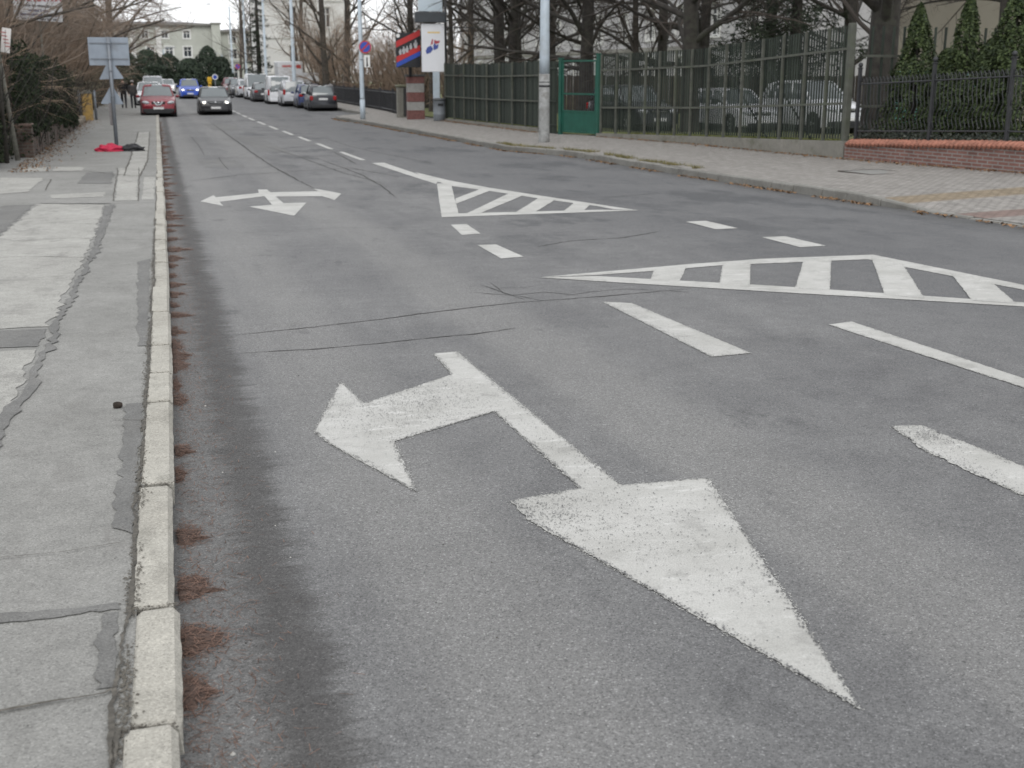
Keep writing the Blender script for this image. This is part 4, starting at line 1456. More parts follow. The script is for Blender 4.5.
for k in range(13):
    mb = MB()
    mb.box((rx(k * 5), k * 5, .62), (.1, .1, 1.35), ch=.01)
    mb.build('post', M_DARKM, t)

# ------------------------------------------------------------------ left side: wall, posts, signs
X0, Y0 = -3.05, 34.1
t = thing('old_brick_wall', 'low crumbling brick wall under the ivy on the left', 'wall', (X0, Y0, zleft(X0, Y0)))
mb = MB()
rr = random.Random(2)
n = 46
for i in range(n):
    yy = .25 + i * .405
    h = lerp_tab([(0, .62), (6, .66), (12, .48), (19, .26)], yy) + rr.uniform(-.05, .05)
    mb.box((yy * .014 + rr.uniform(-.012, .012), yy, h / 2 - .05), (.26, .40, h + .1), ch=.012)
mb.build('wall_body', M_OLDBRICK, t)
mb = MB()
mb.box((0, -.12, .36), (.42, .42, .86), ch=.015)
mb.build('end_pier', M_OLDBRICK, t)
mb = MB()
for i in range(40):
    yy = .3 + i * .41 + rr.uniform(-.05, .05)
    h = lerp_tab([(0, .62), (6, .66), (12, .48), (19, .26)], yy)
    mb.box((yy * .014 + rr.uniform(-.04, .04), yy, h + .03), (.30, .34, .07), rr.uniform(-.2, .2), ch=.015)
mb.box((0, -.12, .82), (.48, .48, .08), ch=.02)
mb.build('coping', mat('weathered_coping', (.17, .12, .10), .9, .3, 8), t)

X, Y = -2.55, 60.3
t = thing('ochre_gatepost', 'flaking ochre yellow gatepost on the left pavement beyond the brick wall', 'gatepost', (X, Y, zleft(X, Y)))
mb = MB()
mb.box((0, 0, .60), (.44, .40, 1.25), ch=.02)
mb.build('shaft', mat('flaking_ochre_paint', (.42, .27, .085), .8, .25, 7, dirt=(.13, .12, .12), dscale=4.5, damt=.85), t)
mb = MB()
mb.prism([(-.26, 1.2), (.26, 1.2), (.12, 1.36), (-.12, 1.36)], -.46, (0, -.23, 0))
mb.build('cap', M_PLINTH, t, fix=True)
for x, h in ((-.36, 1.3), (.33, 1.3)):
    tt = thing('gate_pole', 'grey pole on the wall side of the ochre gatepost' if x < 0 else 'grey pole on the road side of the ochre gatepost', 'post', (X + x, Y + .35, zleft(X, Y)), 0)
    mb = MB()
    mb.tube([(0, 0, -.05), (0, 0, h)], .055, 10)
    mb.ell((0, 0, h), (.06, .06, .05), 10)
    mb.build('pole', M_GALV, tt)
t = thing('field_wall', 'low heap of rubble stones continuing the brick wall towards the ochre gatepost', 'wall', (-2.85, 53.2, zleft(-2.9, 53)))
mb = MB()
for i in range(34):
    mb.box((rr.uniform(-.12, .12), i * .2, rr.uniform(.03, .16)), (rr.uniform(.2, .4), rr.uniform(.2, .36), rr.uniform(.12, .24)), rr.uniform(0, 3), ch=.03)
mb.build('stones', mat('rubble_stone', (.22, .19, .155), .9, .3, 5, .4, 30), t)

M_WOODP = mat('grey_weathered_wood', (.17, .165, .14), .9, .3, 12, .3, 60)
X, Y = -3.12, 32.6
t = thing('leaning_pole', 'weathered grey pole leaning beside the ivy at the left picture edge', 'pole', (X, Y, zleft(X, Y)))
mb = MB()
mb.tube([(0, 0, -.1), (-.13, .05, 1.5), (-.26, .1, 3.2)], [.06, .055, .045], 10)
mb.build('shaft', M_WOODP, t)
t = thing('fence_post', 'dark upright fence post at the left picture edge in front of the ivy', 'post', (-3.28, 31.6, zleft(-3.3, 31.6)))
mb = MB()
mb.tube([(0, 0, -.1), (.02, 0, 3.7)], [.05, .04], 10)
mb.build('shaft', mat('dark_old_wood', (.05, .045, .038), .9, .3, 12, .3, 60), t)
t = thing('paper_notice', 'small tilted white notice fixed to the dark post at the left picture edge', 'sign', (-3.05, 31.52, zleft(-3.2, 31.5) + 2.85))
mb = MB()
mb.box((.03, -.03, 0), (.20, .012, .56), rot=Matrix.Rotation(.16, 3, 'Y'))
nb = mb.build('board', mat('dirty_white_board', (.60, .58, .56), .7, .08, 5, dirt=(.3, .27, .25)), t)
mb = MB()
for k in range(5): mb.box((.025 + .015 * k - .03, -.039, .18 - k * .08), (.12, .004, .026), rot=Matrix.Rotation(.16, 3, 'Y'))
mb.build('print', mat('faded_red_print', (.36, .14, .14), .7), nb)


def text_mesh(body, size, m, parent, loc, name='lettering', bold=0., sx=1.):
    cu = bpy.data.curves.new('lettering_curve', 'FONT')
    cu.body = body
    cu.size = size
    cu.extrude = .004
    cu.offset = bold
    cu.align_x = 'CENTER'
    cu.space_character = 1.05
    tmp = bpy.data.objects.new('tmp_text', cu)
    COL.objects.link(tmp)
    bpy.context.view_layer.update()
    me = bpy.data.meshes.new_from_object(tmp.evaluated_get(bpy.context.evaluated_depsgraph_get()))
    bpy.data.objects.remove(tmp)
    bpy.data.curves.remove(cu)
    me.materials.clear()
    me.materials.append(m)
    o = bpy.data.objects.new(name, me)
    COL.objects.link(o)
    o.parent = parent
    o.location = loc
    o.rotation_euler = (R(90), 0, 0)
    o.scale = (sx, 1, 1)
    return o


# repair-shop banner on the hedge posts
X, Y = -3.1, 43.6
t = thing('banner', 'white printed banner with red and blue lettering hung in the bare branches', 'sign', (X, Y, zleft(X, Y) + 4.33), -.05)
t.scale = (1.36, 1.36, 1.36)
mb = MB()
mb.box((0, 0, .03), (1.10, .012, .86), rot=Matrix.Rotation(.05, 3, 'Y'))
sb = mb.build('sheet', mat('white_banner', (.62, .63, .65), .6, .06, 3), t)
text_mesh('NAPRAWA', .205, mat('banner_red', (.40, .03, .045), .6), sb, (.02, -.014, .05), bold=.006)
M_INK = mat('banner_navy', (.05, .06, .16), .6)
M_INK2 = mat('banner_grey_ink', (.09, .09, .10), .6)
rr = random.Random(8)
def scribble(z, x0, x1, h, m):
    mb = MB()
    x = x0
    while x < x1:
        w_ = rr.uniform(.012, .034)
        mb.box((x + w_ / 2, -.010, z - .05 * x), (w_, .005, h * rr.uniform(.55, 1.)))
        x += w_ + (.009 if rr.random() < .8 else .035)
    mb.build('small_print', m, sb)
scribble(-.06, -.40, .45, .065, M_INK2)
scribble(-.17, -.22, .22, .07, M_INK)
scribble(-.27, -.42, .45, .065, M_INK)
scribble(-.36, -.40, .40, .05, M_INK2)
mb = MB()
for s_ in (-1, 1):
    mb.tube([(s_ * .55, 0, .42 - s_ * .03), (s_ * .72, .05, .62)], .006, 4)
    mb.tube([(s_ * .55, 0, -.42 - s_ * .03), (s_ * .70, .05, -.58)], .006, 4)
mb.build('cord', M_WOODP, t)
for dx_ in (-.97, .0):
    tt = thing('banner_pole', 'thin grey pole behind the ivy holding the left end of the white banner' if dx_ < 0 else 'thin grey pole rising from the ivy behind the middle of the white banner', 'post', (X + dx_ * 1.0, Y + .14, zleft(X, Y)))
    mb = MB()
    mb.tube([(0, 0, -.1), (0, 0, 5.3)], [.03, .025], 8)
    mb.build('shaft', M_WOODP, tt)

# ------------------------------------------------------------------ vehicles
M_GLASS = mat('car_glass', (.10, .118, .122), .07, 0, 1, spec=.9, coat=.5)  # pale base colour stands in for sky reflected in and seen through glass
M_TYRE = mat('tyre_rubber', (.016, .016, .017), .85, .2, 20)
M_RIM = mat('alloy_rim', (.32, .33, .34), .35, .1, 10, metal=.6)
M_PLASTIC = mat('dark_bumper_plastic', (.022, .023, .025), .6, .15, 12)
M_CHROME = mat('chrome_trim', (.62, .63, .65), .18, 0, 1, metal=.9)
M_HEAD = mat('headlamp_glass', (.42, .44, .46), .12, .1, 20, spec=.8)
M_LIT = emit_mat('lit_headlamp', (1., .93, .78), 5.)
M_TAIL = mat('red_tail_lamp', (.30, .012, .014), .2, .1, 14)
M_PLATE = mat('white_number_plate', (.68, .68, .68), .4)
M_PLATEINK = mat('plate_ink', (.03, .03, .035), .5)


def car_paint(name, c, metal=.25):
    return mat(name, c, .32, .05, 3, metal=metal, coat=.35, dirt=tuple(x * .6 + .05 for x in c), dscale=2.0, damt=.25)


def car(name, label, cat, x, y, rz, zf, L, W, H, kind, paint_m, lit=False, group=None, grille='bar', panel=False, plate=True, rails=False, ground=.17):
    t = thing(name, label, cat, (x, y, zf(x, y)), rz, group)
    hl, hw = L / 2, W / 2
    van = kind == 'van'
    suv = kind == 'suv'
    wr = .35 if suv else (.33 if van else .31)
    yf, yr = hl - (.86 if not van else .82), -hl + (.82 if not van else .95)
    belt = H * (.60 if not van else .50)
    if suv: belt = H * .60
    if kind == 'sedan':
        top = [(-hl, .40 * H), (-hl + .06, .62 * H), (-hl + .20, .665 * H), (-hl + .95, .68 * H), (hl - 1.35, .66 * H), (hl - .45, .55 * H), (hl - .1, .47 * H), (hl, .38 * H)]
        roof = [(-hl + .55, .66 * H), (-hl + 1.25, .95 * H), (-.15, H), (.35, .985 * H), (hl - 1.25, .66 * H)]
    elif van:
        top = [(-hl, .40 * H), (-hl + .05, belt), (hl - 1.0, belt * 1.02), (hl - .35, .46 * H), (hl - .08, .40 * H), (hl, .30 * H)]
        roof = [(-hl + .02, belt), (-hl + .14, .96 * H), (-hl + .5, H), (hl - 1.95, H), (hl - 1.6, .975 * H), (hl - .80, belt)]
    elif kind == 'estate':
        top = [(-hl, .40 * H), (-hl + .05, .60 * H), (-hl + .15, .64 * H), (hl - 1.35, .65 * H), (hl - .4, .55 * H), (hl - .08, .47 * H), (hl, .38 * H)]
        roof = [(-hl + .08, .63 * H), (-hl + .42, .955 * H), (-hl + .7, .98 * H), (0, H), (.35, .985 * H), (hl - 1.3, .64 * H)]
    elif kind == 'mpv':
        top = [(-hl, .38 * H), (-hl + .05, .56 * H), (-hl + .12, .60 * H), (hl - 1.0, .62 * H), (hl - .35, .50 * H), (hl - .06, .42 * H), (hl, .34 * H)]
        roof = [(-hl + .05, .59 * H), (-hl + .30, .95 * H), (-hl + .6, .985 * H), (-.1, H), (.35, .98 * H), (hl - .85, .61 * H)]
    else:
        top = [(-hl, .40 * H), (-hl + .05, .60 * H), (-hl + .14, .65 * H), (hl - 1.15, .645 * H), (hl - .42, .56 * H), (hl - .10, .485 * H), (hl, .38 * H)]
        roof = [(-hl + .06, .64 * H), (-hl + .48, .945 * H), (-hl + .85, .985 * H), (-.1, H), (.3, .985 * H), (hl - 1.15, .64 * H)]
    def wid(yy):
        q = abs(yy) / hl
        return hw * (1 - .13 * q ** 6 - .03 * q ** 2)
    def zbot(yy):
        z = ground + .06 * (abs(yy) / hl) ** 8
        for yw in (yf, yr):
            d = abs(yy - yw)
            ra = wr + .055
            if d < ra: z = max(z, wr * .96 + math.sqrt(ra * ra - d * d))
        return z
    ysn = sorted(set([-hl, -hl + .02, -hl + .06, -hl + .12] + [round(-hl + .04 + i * .06, 3) for i in range(int((L - .08) / .06))] + [hl - .12, hl - .06, hl - .02, hl] + [yw + s_ * (wr + .055) * k for yw in (yf, yr) for s_ in (-1, 1) for k in (.98, 1.0)]))
    vs, fs = [], []
    for yy in ysn:
        w_, z0 = wid(yy), zbot(yy)
        zt = lerp_tab(top, yy)
        z0 = min(z0, zt - .12)
        zm = max(z0 + .02, min(zt - .1, .36 * H))
        half = [(w_ * .80, z0), (w_ * .97, z0 + .005 if z0 > ground + .1 else z0 + .05), (w_ * 1.0, zm), (w_ * .995, max(zm + .01, zt - .17)), (w_ * .955, zt - .05), (w_ * .87, zt - .005), (w_ * .45, zt + .02)]
        ring = [(-a, b_) for a, b_ in reversed(half)] + half[::1]
        ring = [(p[0], yy, p[1]) for p in ring]
        vs += ring
    nr = 14
    for i in range(len(ysn) - 1):
        for k in range(nr):
            a, b_ = i * nr + k, i * nr + (k + 1) % nr
            fs.append((a, b_, b_ + nr, a + nr))
    fs += [tuple(range(nr)), tuple((len(ysn) - 1) * nr + k for k in range(nr - 1, -1, -1))]
    mb = MB()
    mb.add(vs, fs, 0, True)
    body = mb.build('body', paint_m, t, fix=True)
    try:
        md = body.modifiers.new('edges', 'EDGE_SPLIT')
        md.split_angle = R(40)
    except Exception: pass
    # wheel wells and floor, dark
    mb = MB()
    for yw in (yf, yr): mb.tube([(-hw + .04, yw, wr), (hw - .04, yw, wr)], wr + .045, 18)
    mb.box((0, 0, ground + .05), (W * .8, L * .9, .08))
    mb.build('underbody', M_BLACK, t)
    # glasshouse
    bw_, rw_ = hw - .085, hw - (.26 if not van else .16)
    yl, yh = roof[0][0], roof[-1][0]
    gst = sorted(set([yl + (yh - yl) * k / 30 for k in range(31)] + [p[0] for p in roof]))
    def sect(yy, g_=0.):
        zr_ = lerp_tab(roof, yy)
        zb_ = min(lerp_tab(top, yy) - .03, belt)
        q = min(1, max(0, (zr_ - zb_) / (H - belt)))
        wb = min(bw_, wid(yy) - .085)
        wr_ = wb + (rw_ - bw_) * q
        return zr_, zb_, wb, wr_
    vs, fs = [], []
    for yy in gst:
        zr_, zb_, wb, wr_ = sect(yy)
        zr_ = max(zr_, zb_ + .02)
        hgt = zr_ - zb_
        half = [(wb, zb_ - .02), (wb + (wr_ - wb) * .55, zb_ + hgt * .55), (wr_, zr_ - min(.05, hgt * .3)), (wr_ - .07, zr_ - .005), (wr_ * .4, zr_ + .012 * min(1, hgt * 3))]
        vs += [(-a, yy, b_) for a, b_ in reversed(half)] + [(a, yy, b_) for a, b_ in half]
    n2 = 10
    for i in range(len(gst) - 1):
        for k in range(n2):
            a, b_ = i * n2 + k, i * n2 + (k + 1) % n2
            fs.append((a, b_, b_ + n2, a + n2))
    fs += [tuple(range(n2)), tuple((len(gst) - 1) * n2 + k for k in range(n2 - 1, -1, -1))]
    mb = MB()
    mb.add(vs, fs, 0, True)
    mb.build('window_glass', M_GLASS, t, fix=True)
    # roof skin and pillars
    mb = MB()
    ry = [yy for yy in gst if lerp_tab(roof, yy) > .925 * H]
    vs, fs = [], []
    for yy in ry:
        zr_, zb_, wb, wr_ = sect(yy)
        half = [(wr_ + .012, zr_ - .075), (wr_ + .008, zr_ - .03), (wr_ - .06, zr_ + .010), (wr_ * .4, zr_ + .03)]
        vs += [(-a, yy, b_) for a, b_ in reversed(half)] + [(a, yy, b_) for a, b_ in half]
    for i in range(len(ry) - 1):
        for k in range(7):
            a = i * 8 + k
            fs.append((a, a + 1, a + 9, a + 8))
    mb.add(vs, fs, 0, True)
    def pillar(ypts, r, side=True):
        for s_ in (-1, 1):
            pts = []
            for yy, q in ypts:
                zr_, zb_, wb, wr_ = sect(yy)
                pts.append((s_ * (wb + (wr_ - wb) * q - .005), yy, zb_ + (zr_ - zb_ - .03) * q))
            mb.tube(pts, r, 6)
    fr = [p for p in roof if p[0] > 0]
    ya0, ya1 = roof[-1][0], roof[-2][0]
    pillar([(ya0 - .03 + (ya1 - ya0) * k / 5, 1.) for k in range(6)], .04)
    yb0, yb1 = roof[0][0], roof[1][0]
    pillar([(yb0 + .02 + (yb1 - yb0) * k / 4, 1.) for k in range(5)], .055)
    pillar([(yb0 + .35, .0), (yb1 + .25, 1.)], .06)
    if not panel:
        pillar([(-.12, 0), (-.16, .5), (-.2, 1)], .04)
        if L > 4.2 and kind != 'sedan': pillar([(-hl * .52, 0), (-hl * .52, .5), (-hl * .5, 1)], .04)
    else:
        for s_ in (-1, 1):
            vs2, fs2 = [], []
            sy = [yy for yy in gst if -hl + .12 < yy < hl - 2.0]
            for yy in sy:
                zr_, zb_, wb, wr_ = sect(yy)
                vs2 += [(s_ * (wb + .012), yy, zb_ - .02), (s_ * (wb + (wr_ - wb) * .55 + .014), yy, zb_ + (zr_ - zb_) * .55), (s_ * (wr_ + .012), yy, zr_ - .05)]
            for i in range(len(sy) - 1):
                for k in range(2):
                    a = i * 3 + k
                    fs2.append((a, a + 1, a + 4, a + 3))
            mb.add(vs2, fs2)
    mb.build('roof', paint_m, t)
    if rails:
        mb = MB()
        for s_ in (-1, 1): mb.tube([(s_ * (rw_ - .02), yy, lerp_tab(roof, yy) + .05) for yy in ry[2:-2]], .018, 6)
        mb.build('roof_rails', M_CHROME, t)
    # wheels
    for sx in (-1, 1):
        for yw in (yf, yr):
            xw = sx * (hw - .115)
            M = Matrix.Rotation(R(90), 3, 'Y')
            mb = MB()
            mb.lathe([(wr * .62, -.10), (wr * .93, -.105), (wr, -.07), (wr, .07), (wr * .93, .105), (wr * .62, .10)], 22, (xw, yw, wr), 0, M)
            wh = mb.build('wheel', M_TYRE, t)
            mb = MB()
            mb.lathe([(wr * .64, -.012), (wr * .64, .012)], 18, (xw + sx * .088, yw, wr), 1, M)
            for k in range(5):
                a = k * 1.2566
                mb.box((xw + sx * .102, yw + math.cos(a) * wr * .33, wr + math.sin(a) * wr * .33), (.018, wr * .58, wr * .15), rot=Matrix.Rotation(a, 3, 'X'))
            mb.build('rim', [M_RIM, M_PLASTIC], wh)
    # lamps
    zh = lerp_tab(top, hl - .14) - .06
    if van: zh = .37 * H
    for s_ in (-1, 1):
        mb = MB()
        mb.ell((s_ * (wid(hl - .15) - .19), hl - .10, zh), (.20, .12, .085), 14, 0, Matrix.Rotation(-s_ * .35, 3, 'Z') @ Matrix.Rotation(s_ * -.14, 3, 'Y'))
        hlamp = mb.build('headlight', M_HEAD, t)
        if lit:
            mb = MB()
            mb.ell((s_ * (wid(hl - .15) - .22), hl - .035, zh), (.105, .07, .06), 12)
            mb.build('bulb', M_LIT, hlamp)
    zt_ = lerp_tab(top, -hl + .1)
    for s_ in (-1, 1):
        mb = MB()
        if van: mb.box((s_ * (hw - .10), -hl + .03, .42 * H), (.14, .10, .42), ch=.03)
        elif kind == 'mpv': mb.box((s_ * (wid(-hl + .1) - .09), -hl + .06, zt_ - .06), (.17, .16, .36), ch=.04)
        elif kind == 'estate': mb.box((s_ * (wid(-hl + .1) - .09), -hl + .06, zt_ - .17), (.19, .16, .27), ch=.04)
        else: mb.box((s_ * (wid(-hl + .1) - .15), -hl + .06, zt_ - .12), (.28, .16, .17), ch=.04)
        mb.build('taillight', M_TAIL, t)
    # bumpers, grille, plates
    mb = MB()
    mb.box((0, hl - .03, ground + .10), (W * .72, .12, .16), ch=.03)
    if suv: mb.box((0, hl - .05, ground + .18), (W * .86, .16, .20), ch=.04)
    mb.build('front_bumper', M_PLASTIC, t)
    mb = MB()
    mb.box((0, -hl + .03, ground + .12), (W * .80, .14, .20), ch=.03)
    mb.build('rear_bumper', M_PLASTIC if not panel else paint_m, t)
    mb = MB()
    zg = zh - .02
    mb.box((0, hl - .02, zg), (W * .38, .07, .13), ch=.02)
    gr = mb.build('grille', M_PLASTIC, t)
    if grille == 'vee':
        mb = MB()
        mb.prism([(-.27, .09), (-.17, .09), (-.06, -.07), (.06, -.07), (.17, .09), (.27, .09), (.11, -.12), (-.11, -.12)], -.02, (0, hl + .03, zg))
        mb.ell((0, hl + .03, zg), (.075, .02, .065), 14)
        mb.build('chrome_vee', M_CHROME, gr, fix=True)
    elif grille == 'bar':
        mb = MB()
        mb.box((0, hl + .018, zg + .02), (W * .36, .015, .018))
        mb.ell((0, hl + .02, zg + .03), (.06, .02, .05), 12)
        mb.build('chrome_bar', M_CHROME, gr)
    if plate:
        for yy, zz in ((hl + .035, .30 * H - .05 if not suv else .285 * H), (-hl - .012 if not van else -hl - .01, (zt_ - .22) if kind in ('hatch', 'estate', 'mpv', 'suv') else (.42 * H))):
            mb = MB()
            mb.box((0, yy, zz), (.52, .016, .115), ch=.004)
            pl = mb.build('number_plate', M_PLATE, t)
    for s_ in (-1, 1):
        mb = MB()
        ym = roof[-1][0] - .22
        mb.ell((s_ * (hw + .09), ym, belt + .06), (.11, .07, .075), 10)
        mb.box((s_ * (hw - .02), ym, belt + .02), (.14, .05, .04))
        mb.build('mirror', paint_m if not van else M_PLASTIC, t)
    for s_ in (-1, 1):
        mb = MB()
        mb.box((s_ * (hw - .03), 0, ground + .06), (.08, yf - yr - 2 * wr - .12, .09))
        mb.build('sill', M_PLASTIC, t)
    return t


P_RED = car_paint('dark_red_paint', (.20, .008, .018))
P_WHITE = car_paint('white_car_paint', (.62, .63, .65), 0.)
P_SILVER = car_paint('silver_paint', (.42, .43, .45), .5)
P_BLUE = car_paint('bright_blue_paint', (.015, .07, .42))
P_BLACK = car_paint('black_paint', (.014, .014, .017))
P_NAVY = car_paint('navy_paint', (.014, .028, .10))
P_ANTH = car_paint('anthracite_paint', (.020, .022, .028), .3)
P_GREY = car_paint('grey_paint', (.14, .15, .16), .4)
P_MAROON = car_paint('maroon_paint', (.10, .012, .018))

GC, GP = 'oncoming and kerb-parked cars on the left', 'cars parked along the far kerb'
car('parked_car', 'dark red off-roader parked half on the left pavement facing us', 'car', .68, 68.2, R(180) - .005, zroad, 4.40, 1.83, 1.62, 'suv', P_RED, False, GC, 'vee', rails=False)
car('parked_car', 'white car partly hidden behind the dark red off-roader on the pavement', 'car', .35, 88.0, R(180), zroad, 4.5, 1.84, 1.60, 'suv', P_WHITE, False, GC)
car('parked_car', 'tall pale silver car whose roof shows above the white car on the left pavement', 'car', .72, 100.5, R(180), zroad, 4.6, 1.82, 1.95, 'mpv', P_SILVER, False, GC, rails=True)
car('oncoming_car', 'black hatchback with lit headlights driving towards us', 'car', 3.70, 70.6, R(180) - .01, zroad, 4.25, 1.80, 1.46, 'hatch', P_BLACK, True, GC)
car('oncoming_car', 'bright blue car with lit headlights coming behind the black hatchback', 'car', 3.85, 112.5, R(180), zroad, 4.2, 1.80, 1.66, 'hatch', P_BLUE, True, GC)
car('oncoming_car', 'small far white car seen between the red off-roader and the blue car', 'car', 2.45, 140., R(180), zroad, 4.2, 1.76, 1.50, 'hatch', P_WHITE, True, GC)

car('parked_car', 'anthracite estate car nearest in the row along the far kerb, seen from behind', 'car', 10.3, 75.6, -.055, zroad, 4.5, 1.78, 1.50, 'estate', P_ANTH, False, GP, rails=True)
car('parked_car', 'navy blue hatchback tucked in front of the anthracite estate', 'car', 10.25, 81.0, -.04, zroad, 4.0, 1.72, 1.50, 'hatch', P_NAVY, False, GP)
car('parked_car', 'silver people carrier with tall red tail lights in the far kerb row', 'car', 9.8, 85.9, -.04, zroad, 4.5, 1.80, 1.72, 'mpv', P_SILVER, False, GP, rails=True)
car('parked_van', 'white panel van with closed rear doors parked beyond the silver people carrier', 'van', 9.5, 92.4, -.03, zroad, 4.6, 1.86, 1.98, 'van', P_WHITE, False, GP, panel=True)
car('parked_car', 'black saloon parked between the two white vans', 'car', 9.0, 99.5, -.02, zroad, 4.5, 1.78, 1.45, 'sedan', P_BLACK, False, GP)
car('parked_van', 'tall white van facing us, parked beyond the black saloon', 'van', 9.25, 107.5, R(180), zroad, 4.9, 1.95, 2.1, 'van', P_WHITE, False, GP)
car('parked_car', 'pale silver car beyond the tall white van in the far kerb row', 'car', 9.0, 116, 0, zroad, 4.3, 1.78, 1.6, 'hatch', P_SILVER, False, GP)
car('parked_car', 'dark grey car second from the far end of the parked row', 'car', 8.9, 124, R(180), zroad, 4.5, 1.82, 1.66, 'suv', P_ANTH, False, GP)
car('parked_car', 'maroon car at the far end of the parked row', 'car', 8.8, 132, R(180), zroad, 4.4, 1.8, 1.7, 'suv', P_MAROON, False, GP)
t = thing('delivery_van', 'white van with a tall box body and red lettering standing behind the parked row', 'van', (12.3, 110., zroad(12.3, 110)), .0, GP)
mb = MB()
mb.box((0, 0, 1.95), (2.1, 3.4, 2.4), ch=.05)
mb.build('cargo_box', P_WHITE, t)
mb = MB()
mb.prism([(-1.0, .35), (-1.0, 2.2), (.1, 2.2), (.75, 1.35), (1.2, 1.2), (1.25, .35)], 1.9, (.95, 2.75, 0), (0, 1, 0), (0, 0, 1))
mb.build('cab', P_WHITE, t, fix=True)
mb = MB()
mb.box((0, .6, .55), (1.8, 5.2, .25))
mb.build('chassis', M_PLASTIC, t)
for sx in (-1, 1):
    for yw in (-1.0, 2.9):
        mb = MB()
        mb.lathe([(.22, -.1), (.33, -.1), (.34, .0), (.33, .1), (.22, .1)], 18, (sx * .88, yw, .34), 0, Matrix.Rotation(R(90), 3, 'Y'))
        mb.build('wheel', M_TYRE, t)
mb = MB()
rr = random.Random(3)
x = -.7
while x < .5:
    w_ = rr.uniform(.06, .14)
    mb.box((x + w_ / 2, -1.708, 2.75), (w_, .012, .17))
    x += w_ + .04
mb.box((.72, -1.708, 2.72), (.36, .012, .30))
mb.build('red_lettering', M_RED, t)

GY = 'cars parked behind the picket fence'
car('yard_car', 'white hatchback behind the picket fence, left of the taller white car', 'car', 20.6, 41.0, R(180) + .10, lambda a, b: zyard(a, b), 4.3, 1.78, 1.50, 'hatch', P_WHITE, False, GY)
car('yard_car', 'taller white car behind the picket fence next to its thick end post', 'car', 23.1, 39.6, R(180) + .08, lambda a, b: zyard(a, b), 4.5, 1.84, 1.78, 'suv', P_WHITE, False, GY)
car('yard_car', 'dark car glimpsed through the picket fence right of the green gate', 'car', 17.4, 42.8, R(180) + .1, lambda a, b: zyard(a, b), 4.4, 1.8, 1.6, 'estate', P_ANTH, False, GY)
car('yard_car', 'pale green van mostly hidden by the thick trunk behind the black railing', 'van', 27.0, 38.0, R(180) + .05, lambda a, b: zyard(a, b), 4.9, 1.9, 2.1, 'van', car_paint('pale_green_paint', (.16, .40, .34), 0.), False, GY)


# ------------------------------------------------------------------ people
def skin_body(name, verts, edges, radii, m, parent, sub=2):
    me = bpy.data.meshes.new(name)
    me.from_pydata(verts, edges, [])
    o = bpy.data.objects.new(name, me)
    COL.objects.link(o)
    sk = o.modifiers.new('skin', 'SKIN')
    for i, r_ in enumerate(radii):
        me.skin_vertices[0].data[i].radius = r_ if isinstance(r_, tuple) else (r_, r_)
    me.skin_vertices[0].data[0].use_root = True
    ss = o.modifiers.new('sub', 'SUBSURF')
    ss.levels = ss.render_levels = sub
    bpy.context.view_layer.update()
    new = bpy.data.meshes.new_from_object(o.evaluated_get(bpy.context.evaluated_depsgraph_get()))
    bpy.data.objects.remove(o)
    new.materials.clear()
    new.materials.append(m)
    for p in new.polygons: p.use_smooth = True
    ob = bpy.data.objects.new(name, new)
    COL.objects.link(ob)
    if parent: ob.parent = parent
    return ob


M_SKIN = mat('skin', (.46, .29, .22), .6)


